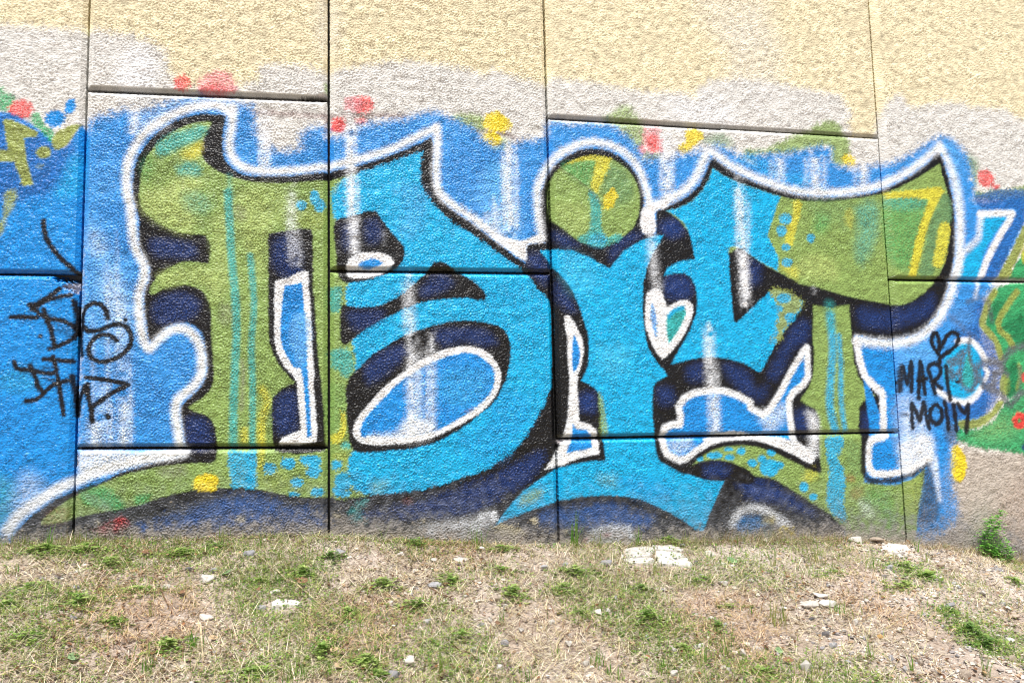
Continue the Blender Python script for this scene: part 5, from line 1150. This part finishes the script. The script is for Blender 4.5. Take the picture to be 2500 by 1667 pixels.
GREENC = np.array([(w_[0], w_[1], max(w_[2], 0.03) * 1.25, max(w_[3], 0.03) * 1.5) for w_ in WEEDS])

# ---- pale dry grass thatch (nobody could count it)
def blades(n, x, y, base_z, length, width, az, lean, curl, colr, segs=2):
    """vectorised curved strips; lean 0 = upright, pi/2 = flat"""
    dirx, diry = np.cos(az), np.sin(az)
    px, py = -diry, dirx
    V = []; k = segs + 1
    cx = x.copy(); cy = y.copy(); cz = base_z.copy(); ang = lean.copy()
    for s in range(k):
        t = s / segs; wd = width * (1 - 0.85 * t) * 0.5
        V.append(np.stack([cx - px * wd, cy - py * wd, cz], -1)); V.append(np.stack([cx + px * wd, cy + py * wd, cz], -1))
        if s < segs:
            L = length / segs
            cx = cx + np.sin(ang) * L * dirx; cy = cy + np.sin(ang) * L * diry; cz = cz + np.cos(ang) * L
            ang = ang + curl / segs
    V = np.stack(V, 1)
    Fi = []
    for s in range(segs): Fi.append([2 * s, 2 * s + 1, 2 * s + 3, 2 * s + 2])
    Fi = np.array(Fi)[None] + (np.arange(n) * 2 * k)[:, None, None]
    C = np.repeat(colr[:, None, :], 2 * k, 1)
    return V.reshape(-1, 3), Fi.reshape(-1, 4), C.reshape(-1, 3)
def lowfreq(x, y, s, seed):
    g = np.random.default_rng(seed); f = np.zeros(np.shape(x))
    for q in range(10):
        a = g.uniform(0, 6.28); k = g.uniform(0.6, 1.7) * s; f += np.sin(k * (np.cos(a) * x + np.sin(a) * y) + g.uniform(0, 6.28))
    return f / 2.3
def straw_density(x, y):
    right = np.clip((x - 0.55) / 0.9, 0, 1)
    d = 1.05 - 0.80 * right + 0.28 * lowfreq(x, y, 9, 3) + 0.12 * lowfreq(x, y, 30, 4)
    return np.clip(d, 0.04, 1)
def scatter(n, dens, x0=-2.35, x1=2.95, y0=-1.25, y1=-0.005):
    xs = rng.uniform(x0, x1, n * 4); ys = rng.uniform(y0, y1, n * 4)
    k = rng.uniform(0, 1, n * 4) < dens(xs, ys)
    return xs[k][:n], ys[k][:n]
STRAWC = s2l([(236, 220, 190), (220, 200, 166), (246, 236, 214), (190, 164, 136), (140, 110, 90), (222, 212, 176), (240, 228, 200), (208, 200, 150)])
STP = np.array([(q[0], q[1], q[2] * 0.5) for q in STONES if q[2] > 0.018] + [(sum(p[0] for p in sl_) / len(sl_), sum(p[1] for p in sl_) / len(sl_), 0.05) for sl_ in SLABS])
def clear_of_stones(x, y, f=1.0):
    k = np.ones(len(x), bool)
    for (a, b, r_) in STP: k &= ((x - a) / r_) ** 2 + ((y - b + 0.3 * r_) / (r_ * 0.9)) ** 2 > f
    return k
x, y = scatter(62000, straw_density); kk = clear_of_stones(x, y); x = x[kk]; y = y[kk]; n = len(x)
red = np.clip(lowfreq(x, y, 6, 12) - 0.3, 0, 1)
ci = rng.integers(0, 8, n); cc = STRAWC[ci] * rng.uniform(0.6, 1.15, (n, 1))
cc = cc * (1 - 0.2 * red[:, None] * np.array([0.3, 1, 1.4]))
v, f, c = blades(n, x, y, gz2(x, y) + rng.uniform(0, 0.010, n), rng.uniform(0.02, 0.085, n), rng.uniform(0.0014, 0.0032, n), rng.uniform(0, 6.283, n), rng.uniform(0.9, 1.6, n), rng.uniform(-0.2, 0.9, n), cc)
o = link('dry_grass', mesh_arr('dry_grass', v, f, M_STRAW, c)); tag(o, 'matted straw coloured dry grass over the dirt slope', 'grass', kind='stuff')
x = rng.uniform(-2.4, 3.0, 7000); y = -np.abs(rng.normal(0, 0.022, 7000)) - 0.004; n = 7000
v, f, c = blades(n, x, y, gz2(x, y), rng.uniform(0.015, 0.06, n) * np.clip(0.75 + 0.5 * lowfreq(x, y, 5, 91), 0.25, 1.5), rng.uniform(0.0014, 0.003, n), rng.uniform(-3.14, 0, n), rng.uniform(0.1, 1.3, n), rng.uniform(0, 0.8, n), np.where(rng.uniform(0, 1, (n, 1)) < np.clip(0.42 - 0.25 * np.clip(x[:, None], 0, 1.5), 0.1, 1), s2l([(138, 172, 80)]), STRAWC[rng.integers(0, 8, n)]) * rng.uniform(0.6, 1.1, (n, 1)))
v[:, 1] = np.minimum(v[:, 1], -0.003)
o = link('wall_foot_grass', mesh_arr('wall_foot_grass', v, f, M_STRAW, c)); tag(o, 'thin fringe of dry and green grass along the foot of the wall', 'grass', kind='stuff')
# ---- short green grass and sprouts
def green_density(x, y):
    d = 0.26 + 0.30 * lowfreq(x, y, 7, 31) - 0.26 * np.clip((x - 0.6) / 1.2, 0, 1) + 0.5 * np.exp(-((y + 0.05) / 0.07) ** 2) * np.clip(-0.6 - x, 0, 1)
    for (a, b, rx, ry) in GREENC: d = d + 0.6 * np.exp(-0.6*(((x - a) / rx) ** 2 + ((y - b) / ry) ** 2))
    return np.clip(d, 0.01, 1)
GRC = s2l([(138, 172, 80), (162, 190, 98), (108, 148, 66), (182, 196, 112), (122, 164, 82), (176, 186, 106)])
x, y = scatter(30000, green_density); kk = clear_of_stones(x, y); x = x[kk]; y = y[kk]; n = len(x)
cc = GRC[rng.integers(0, 6, n)] * rng.uniform(0.75, 1.15, (n, 1))
v, f, c = blades(n, x, y, gz2(x, y), rng.uniform(0.012, 0.045, n), rng.uniform(0.0015, 0.0032, n), rng.uniform(0, 6.283, n), rng.uniform(0.1, 1.2, n), rng.uniform(0, 0.9, n), cc)
o = link('short_grass', mesh_arr('short_grass', v, f, M_GRASS, c)); tag(o, 'short green sprouts growing through the dry grass', 'grass', kind='stuff')
def leaflets(n, x, y, z, size, az, tilt, colr):
    """kite shaped, slightly folded leaves"""
    d = np.stack([np.cos(az) * np.cos(tilt), np.sin(az) * np.cos(tilt), np.sin(tilt)], -1); p = np.stack([-np.sin(az), np.cos(az), np.zeros(n)], -1)
    o_ = np.stack([x, y, z], -1); s = size[:, None]; up = np.array([0, 0, 1.0])
    V = np.stack([o_, o_ + d * s * 0.35 + p * s * 0.34 + up * s * 0.10, o_ + d * s * 0.85 + p * s * 0.26 + up * s * 0.06, o_ + d * s, o_ + d * s * 0.85 - p * s * 0.26 + up * s * 0.06, o_ + d * s * 0.35 - p * s * 0.34 + up * s * 0.10], 1)
    b = (np.arange(n) * 6)[:, None]
    F = np.concatenate([b + np.array([[0, 1, 2, 3]]), b + np.array([[0, 3, 4, 5]])], 0)
    return V.reshape(-1, 3), F, np.repeat(colr[:, None], 6, 1).reshape(-1, 3)
x, y = scatter(26000, lambda a, b: np.clip(green_density(a, b) - 0.08, 0.003, 1)); n = len(x)
cc = GRC[rng.integers(0, 6, n)] * rng.uniform(0.75, 1.1, (n, 1))
v, f, c = leaflets(n, x, y, gz2(x, y) + rng.uniform(0.003, 0.02, n), rng.uniform(0.006, 0.012, n), rng.uniform(0, 6.283, n), rng.uniform(-0.2, 0.7, n), cc)
o = link('ground_cover', mesh_arr('ground_cover', v, f, M_GRASS, c)); tag(o, 'tiny green clover leaves creeping through the dry grass', 'ground cover', kind='stuff')

# ---- leaf litter
LIT = s2l([(120, 84, 60), (150, 108, 76), (92, 66, 52), (176, 146, 112), (140, 120, 104)])
x, y = scatter(3600, lambda a, b: np.clip(0.35 + 0.4 * lowfreq(a, b, 8, 55) - 0.25 * np.clip((a - 0.6), 0, 1), 0.02, 1)); n = len(x)
v, f, c = leaflets(n, x, y, gz2(x, y) + rng.uniform(0.004, 0.016, n), rng.uniform(0.007, 0.020, n), rng.uniform(0, 6.283, n), rng.uniform(-0.6, 0.6, n), LIT[rng.integers(0, 5, n)] * rng.uniform(0.6, 1.1, (n, 1)))
o = link('leaf_litter', mesh_arr('leaf_litter', v, f, M_STRAW, c)); tag(o, 'brown crumbs of dead leaves caught in the dry grass', 'leaf litter', kind='stuff')
# ---- gravel
def hull(npts, seed, flat=0.6):
    g = np.random.default_rng(seed); p = g.normal(0, 1, (npts, 3)); p /= np.linalg.norm(p, axis=1)[:, None]; p *= g.uniform(0.8, 1.0, (npts, 1)); p[:, 2] *= flat
    bm = bmesh.new()
    for q in p: bm.verts.new(q * 0.5)
    bmesh.ops.convex_hull(bm, input=bm.verts[:])
    bmesh.ops.delete(bm, geom=[v_ for v_ in bm.verts if not v_.link_faces], context='VERTS')
    bmesh.ops.triangulate(bm, faces=bm.faces[:])
    bm.verts.ensure_lookup_table(); bm.verts.index_update()
    V = np.array([v_.co[:] for v_ in bm.verts]); F = np.array([[v_.index for v_ in fc.verts] for fc in bm.faces]); bm.free()
    e = V.max(0) - V.min(0); V = (V - (V.max(0) + V.min(0)) / 2) / np.array([e[0], e[1], e[2]])
    return V, F
HUL = [hull(10, 50 + k) for k in range(6)]
def grav_density(x, y):
    return np.clip(0.24 + 0.66 * np.clip((x - 0.3) / 1.1, 0, 1) + 0.3 * lowfreq(x, y, 8, 77), 0.03, 1)
x, y = scatter(19000, grav_density); n = len(x)
sz = rng.uniform(0.0035, 0.011, n) * np.where(rng.uniform(0, 1, n) < 0.12, 1.7, 1); zz = gz2(x, y)
PC = s2l([(214, 204, 190), (186, 172, 156), (160, 150, 142), (228, 222, 212), (176, 150, 124), (140, 134, 132)])
cg = PC[rng.integers(0, 6, n)] * rng.uniform(0.75, 1.1, (n, 1))
VV, FF, CCC = [], [], []; off = 0
for k in range(6):
    idx = np.nonzero(np.arange(n) % 6 == k)[0]; hv, hf = HUL[k]; m = len(idx)
    a = rng.uniform(0, 6.283, m); ca, sa = np.cos(a)[:, None], np.sin(a)[:, None]; s = sz[idx][:, None]
    px_ = hv[None, :, 0] * s * 1.25; py_ = hv[None, :, 1] * s; pz_ = hv[None, :, 2] * s * 0.6
    P_ = np.stack([x[idx][:, None] + px_ * ca - py_ * sa, y[idx][:, None] + px_ * sa + py_ * ca, zz[idx][:, None] + s * 0.15 + pz_], -1)
    VV.append(P_.reshape(-1, 3)); FF.append((hf[None] + (off + np.arange(m) * len(hv))[:, None, None]).reshape(-1, 3)); CCC.append(np.repeat(cg[idx][:, None], len(hv), 1).reshape(-1, 3)); off += m * len(hv)
o = link('gravel', mesh_arr('gravel', np.concatenate(VV), np.concatenate(FF), mat_attr('gravel_chips', 0.9, 0.2), np.concatenate(CCC), smooth=False)); tag(o, 'fine pale gravel and crumbs of stone in the dirt', 'gravel', kind='stuff')

# ------------------------------------------------------------------ stones, one object each
def stone_mesh(seed, npts, flat):
    bm = bmesh.new(); g = np.random.default_rng(seed)
    p = g.normal(0, 1, (npts, 3)); p /= np.linalg.norm(p, axis=1)[:, None]; p *= g.uniform(0.82, 1.0, (npts, 1)); p[:, 2] = np.clip(p[:, 2], -0.6, flat)
    for q in p: bm.verts.new(q)
    bmesh.ops.convex_hull(bm, input=bm.verts[:]); bmesh.ops.delete(bm, geom=[v_ for v_ in bm.verts if not v_.link_faces], context='VERTS')
    bmesh.ops.bevel(bm, geom=bm.edges[:], offset=0.07, segments=1, affect='EDGES')
    co = np.array([v_.co[:] for v_ in bm.verts]); mn, mx = co.min(0), co.max(0)
    for v_ in bm.verts: v_.co = Vector(((v_.co[k] - (mn[k] + mx[k]) / 2) / (mx[k] - mn[k]) for k in range(3)))
    me = bpy.data.meshes.new('stone'); bm.to_mesh(me); bm.free(); return me
SM = {}
def stone(x, y, sx, h, kind, label, group=None, seed=0):
    k = (seed % 9, kind)
    if k not in SM:
        me = stone_mesh(100 + k[0], 12 + k[0] % 4, 0.5 + 0.06 * (k[0] % 5)); me.materials.append(M_STONE[kind]); SM[k] = me
    o = link('stone', SM[k]); g = random.Random(seed * 31 + 5)
    hz = min(h * 0.95, sx * 0.75)
    o.scale = (sx, sx * g.uniform(0.6, 0.85), hz)
    o.location = (x, min(y, -0.004 - sx * 0.36), float(gz2(x, min(y, -0.004 - sx * 0.36))) + hz * 0.27 + 0.002)
    o.rotation_euler = (g.uniform(-0.15, 0.15) + 0.2, g.uniform(-0.15, 0.15), g.choice([0, math.pi]) + g.uniform(-0.35, 0.35))
    tag(o, label, 'stone', group); return o
CN = {0: 'whitish', 1: 'grey', 2: 'tan', 3: 'ochre', 4: 'dark'}
def chip_label(x, y, sx, kind):
    zx = ['left of first joint', 'between first and second joints', 'between second and third joints', 'right of third joint', 'left of fourth joint', 'right of fourth joint'][int(np.searchsorted([-1.66, -0.72, 0.16, 0.95, 1.75], x))]
    zy = 'near the wall' if y > -0.3 else ('midway down the slope' if y > -0.6 else 'low on the slope')
    sz = 'larger' if sx > 0.027 else ('small' if sx > 0.018 else 'tiny')
    return '%s %s stone chip %s, %s' % (sz, CN[kind], zy, zx), 'loose stone chips on the slope'
for q, (x, y, sx, h, kind, label) in enumerate(STONES):
    if label: stone(x, y, sx, h, kind, label, None, q)
    else: stone(x, y, sx, h, kind, *chip_label(x, y, sx, kind), q)
xs, ys = scatter(175, lambda a, b: np.clip(grav_density(a, b) - 0.05, 0.02, 1), -2.1, 2.7, -1.0, -0.03)
for q, (x, y) in enumerate(zip(xs, ys)):
    k = random.choice([0, 0, 0, 1, 1, 2, 2]); s = random.uniform(0.012, 0.028)
    stone(float(x), float(y), s, s * 0.6, k, *chip_label(x, y, s, k), 200 + q)
# flat cracked slabs
def slab(poly, thick, name='stone_slab', parent=None):
    bm = bmesh.new(); n = len(poly); cx = sum(p[0] for p in poly) / n; cy = sum(p[1] for p in poly) / n; ring = []
    dense = []
    for k in range(n):
        a, b = poly[k], poly[(k + 1) % n]
        for t in (0, 0.33, 0.66): dense.append((a[0] + (b[0] - a[0]) * t + random.uniform(-.003, .003), a[1] + (b[1] - a[1]) * t + random.uniform(-.003, .003)))
    rows = []
    for (sc, dz) in ((1.0, -0.02), (0.99, thick * 0.6), (0.94, thick), (0.5, thick * 1.05)):
        rows.append([bm.verts.new((cx + (p[0] - cx) * sc, cy + (p[1] - cy) * sc, float(gz(p[0], p[1])) + dz + random.uniform(-.002, .002))) for p in dense])
    m = len(dense)
    for r0, r1 in zip(rows[:-1], rows[1:]):
        for k in range(m): bm.faces.new((r0[k], r0[(k + 1) % m], r1[(k + 1) % m], r1[k]))
    c = bm.verts.new((cx, cy, float(gz(cx, cy)) + thick * 1.03))
    for k in range(m): bm.faces.new((rows[-1][k], rows[-1][(k + 1) % m], c))
    bmesh.ops.recalc_face_normals(bm, faces=bm.faces[:])
    me = bpy.data.meshes.new(name); bm.to_mesh(me); bm.free(); me.materials.append(M_STONE[0])
    o = link(name, me, parent); return o
big = link('cracked_rock', None); big.location = (0, 0, 0)
tag(big, 'large flat white rock cracked into pieces at the foot of the wall', 'rock')
for p in SLABS[:5]: slab(p, 0.012, 'slab_piece', big)
tag(slab(SLABS[5], 0.010, 'stone_slab'), 'flat pale slab half buried in the dirt before the fourth joint', 'rock')
cr = link('cracked_slab', None); tag(cr, 'small cracked white slab in the dry grass left of the middle', 'rock')
for p in SLABS[6:8]: slab(p, 0.014, 'slab_piece', cr)

# ------------------------------------------------------------------ grass tufts and weeds, one object each
def col_mix(n, pal, seed): return s2l(pal)[np.random.default_rng(seed).integers(0, len(pal), n)] * np.random.default_rng(seed + 1).uniform(0.75, 1.15, (n, 1))
PAL_B = [(118, 176, 66), (142, 192, 80), (104, 160, 60), (160, 200, 98)]; PAL_Y = [(176, 188, 104), (158, 180, 90), (200, 196, 128), (142, 172, 80)]
for q, (x, y, h, nb, sp, label) in enumerate(TUFTS):
    r = np.random.default_rng(900 + q); y = min(y, -0.015)
    nb = max(nb, 3); bx = x + r.normal(0, sp * 0.6, nb); by = np.minimum(y + r.normal(0, sp * 0.4, nb), -0.008)
    yel = any(t in label for t in ('yellow', 'pale', 'thin', 'dry', 'sparse'))
    ln = h * r.uniform(0.55, 1.05, nb); ln[0] = h * 1.02
    wdt = r.uniform(0.0022, 0.0042, nb) * (1.9 if 'broad' in label or 'tallest' in label else 1.0)
    azm = r.uniform(0, 6.283, nb); azm = np.where(np.sin(azm) > 0.2, -azm, azm)
    v, f, c = blades(nb, bx, by, gz2(bx, by) - 0.004, ln, wdt, azm, r.uniform(0.0, 0.35, nb), r.uniform(0.05, 0.7, nb), col_mix(nb, PAL_Y if yel else PAL_B, q * 3), segs=4)
    # withered blades round the foot
    m = nb * 2; bx2 = x + r.normal(0, sp * 0.8, m); by2 = np.minimum(y + r.normal(0, sp * 0.5, m), -0.01)
    v2, f2, c2 = blades(m, bx2, by2, gz2(bx2, by2), h * r.uniform(0.2, 0.5, m), r.uniform(0.0015, 0.0025, m), r.uniform(-3.1, 0, m), r.uniform(0.3, 1.2, m), r.uniform(0, 0.8, m), STRAWC[r.integers(0, 8, m)], segs=4)
    v[:, 1] = np.minimum(v[:, 1], -0.002); v2[:, 1] = np.minimum(v2[:, 1], -0.002)
    root = link('grass_tuft', None); z0 = float(gz2(x, y)); root.location = (x, y, z0); tag(root, label, 'grass', 'grass tufts on the slope')
    off = np.array([x, y, z0])
    tag(link('blades', mesh_arr('blades', v - off, f, M_GRASS, c), root), kind='stuff'); tag(link('withered_blades', mesh_arr('withered_blades', v2 - off, f2, M_STRAW, c2), root), kind='stuff')
for q, (x, y, rx, ry, nl, label) in enumerate(WEEDS):
    r = np.random.default_rng(1500 + q); bush = 'bush' in label
    dark = 'dark' in label; pal = [(118, 152, 84), (136, 168, 92), (150, 180, 102)] if dark else ([(112, 180, 70), (146, 210, 92), (84, 146, 54), (176, 222, 120), (130, 190, 96)] if bush and 'feathery' in label else [(152, 184, 96), (176, 200, 114), (134, 168, 84), (192, 208, 130)])
    nl = int(nl * (2.0 if 'feathery' in label else 0.75))
    broad = 'broad' in label
    if 'feathery' in label:
        y = -0.05; z0 = float(gz2(x, y)); hh = 0.235
        LB = np.array([(0, .03, .055), (-.035, .07, .045), (.04, .055, .05), (-.025, .125, .040), (.015, .15, .042), (.035, .19, .034), (.060, .222, .022), (.075, .02, .035), (-.02, .175, .026), (.095, .045, .02)])
        q8 = r.choice(len(LB), nl, p=LB[:, 2] ** 1.6 / (LB[:, 2] ** 1.6).sum()); g3 = r.normal(0, 0.5, (nl, 3)) * LB[q8, 2:3]
        lx = x + LB[q8, 0] + g3[:, 0]; ly = np.minimum(y + g3[:, 1] * 0.7, -0.006); lz = np.maximum(z0 + LB[q8, 1] + g3[:, 2], z0 + 0.004)
        size = r.uniform(0.005, 0.012, nl); tilt = r.uniform(-0.6, 0.7, nl); ns = 26
    else:
        a = r.uniform(0, 6.283, nl); rr = np.abs(r.normal(0, 1.0, nl)) * (1 + 0.25 * np.sin(a * 3 + q)); hh = min(0.045, max(ry * 1.1, 0.02))
        lx = x + rr * np.cos(a) * rx; ly = np.minimum(y + rr * np.sin(a) * max(ry * 1.3, 0.02), -0.008)
        lz = gz2(lx, ly) + r.uniform(0.15, 1, nl) * hh * np.clip(1.25 - rr, 0.2, 1); z0 = float(gz2(x, y))
        size = r.uniform(0.008, 0.016, nl) * (2.2 if broad else 1.0); tilt = r.uniform(-0.15, 0.6, nl); ns = max(4, nl // 12)
    y = min(y, -0.01)
    az_ = r.uniform(0, 6.283, nl)
    # three leaflets at each leaf
    LV_, LF_, LC_ = [], [], []; o_ = 0; cc = col_mix(nl, pal, q + 40)
    for t3 in (0, 2.1, 4.2):
        v, f, c = leaflets(nl, lx, ly, lz, size, az_ + t3, tilt, cc); LV_.append(v); LF_.append(f + o_); LC_.append(c); o_ += len(v)
    v = np.concatenate(LV_); v[:, 1] = np.minimum(v[:, 1], -0.002)
    root = link('weed', None); root.location = (x, y, z0); tag(root, label, 'bush' if bush else 'weed', 'leafy weeds on the slope'); off = np.array([x, y, z0])
    tag(link('leaves', mesh_arr('leaves', v - off, np.concatenate(LF_), M_GRASS, np.concatenate(LC_)), root), kind='stuff')
    k = r.integers(0, nl, ns); bx = x + (lx[k] - x) * 0.35; by = np.minimum(y + (ly[k] - y) * 0.35, -0.006); bz = gz2(bx, by)
    dx, dy, dz = lx[k] - bx, ly[k] - by, lz[k] - bz; L_ = np.sqrt(dx * dx + dy * dy + dz * dz) + 1e-4
    v, f, c = blades(ns, bx, by, bz, L_, np.full(ns, 0.0022), np.arctan2(dy, dx), np.arccos(np.clip(dz / L_, -1, 1)), np.zeros(ns), col_mix(ns, [(120, 130, 60), (150, 140, 80)], q), segs=2)
    v[:, 1] = np.minimum(v[:, 1], -0.002)
    tag(link('stems', mesh_arr('stems', v - off, f, M_GRASS, c), root), kind='stuff')
# straws and twigs
M_PALE = mat_plain('pale_straw', (0.62, 0.50, 0.32)); M_TWIG = mat_plain('brown_twig', (0.16, 0.09, 0.05))
def tube(name, pts, r0, r1, mat):
    bm = bmesh.new(); rings = []; n = len(pts)
    for k, p in enumerate(pts):
        t = (pts[min(k + 1, n - 1)] - pts[max(k - 1, 0)]).normalized(); sx = t.cross(Vector((0, 0, 1))).normalized(); sy = sx.cross(t); rad = r0 + (r1 - r0) * k / (n - 1)
        rings.append([bm.verts.new(p + sx * math.cos(a) * rad + sy * math.sin(a) * rad) for a in (0, 1.257, 2.513, 3.77, 5.027)])
    for a, b in zip(rings[:-1], rings[1:]):
        for k in range(5): bm.faces.new((a[k], a[(k + 1) % 5], b[(k + 1) % 5], b[k]))
    bm.faces.new(rings[0]); bm.faces.new(rings[-1]); bmesh.ops.recalc_face_normals(bm, faces=bm.faces[:])
    me = bpy.data.meshes.new(name); bm.to_mesh(me); bm.free(); me.materials.append(mat); return me
for pl, wd, kind, label in TWIGS:
    P2 = spline(np.array([p for p in pl for _ in (0,)], float), False)
    pts = [Vector((p[0], min(p[1], -0.012), float(gz2(p[0], min(p[1], -0.012))) + 0.012 + 0.004 * math.sin(k * 1.7))) for k, p in enumerate(P2)]
    tag(link('twig' if kind else 'straw', tube('straw', pts, wd / 2000, wd / 3200, M_TWIG if kind else M_PALE)), label, 'twig' if kind else 'straw', 'loose straws and twigs')
# fallen leaves
M_LEAF = [mat_plain('tan_leaf', (0.55, 0.40, 0.24)), mat_plain('brown_leaf', (0.24, 0.13, 0.07)), mat_plain('green_leaf', (0.20, 0.32, 0.14), 0.6)]
for q, (x, y, s, kind, label) in enumerate(LEAVES):
    bm = bmesh.new(); g = random.Random(q); nS = 9; mid = []; lf = []; rt = []
    for k in range(nS):
        t = k / (nS - 1); wd = math.sin(math.pi * (t * 0.94 + 0.04)) ** 0.8 * (0.62 if kind == 2 else 0.36) * (1 + (0.3 * math.sin(k * 2.6) if kind == 1 else 0)); cu = (0.35 if kind != 2 else 0.08) * (t - 0.5) ** 2
        mid.append(bm.verts.new((t - 0.5, 0, cu))); lf.append(bm.verts.new((t - 0.5, wd, cu + wd * (0.5 if kind != 2 else 0.12)))); rt.append(bm.verts.new((t - 0.5, -wd, cu + wd * (0.35 if kind != 2 else 0.12))))
    for k in range(nS - 1):
        bm.faces.new((mid[k], mid[k + 1], lf[k + 1], lf[k])); bm.faces.new((rt[k], rt[k + 1], mid[k + 1], mid[k]))
    for v_ in bm.verts: v_.co *= s
    me = bpy.data.meshes.new('fallen_leaf'); bm.to_mesh(me); bm.free(); me.materials.append(M_LEAF[kind]); me.polygons.foreach_set('use_smooth', [True] * len(me.polygons))
    o = link('fallen_leaf', me); o.location = (x, y, float(gz2(x, y)) + 0.012); o.rotation_euler = (0.35, g.uniform(-.2, .2), g.uniform(-1.2, 1.2)); tag(o, label, 'leaf')
    md = o.modifiers.new('thickness', 'SOLIDIFY'); md.thickness = 0.0006
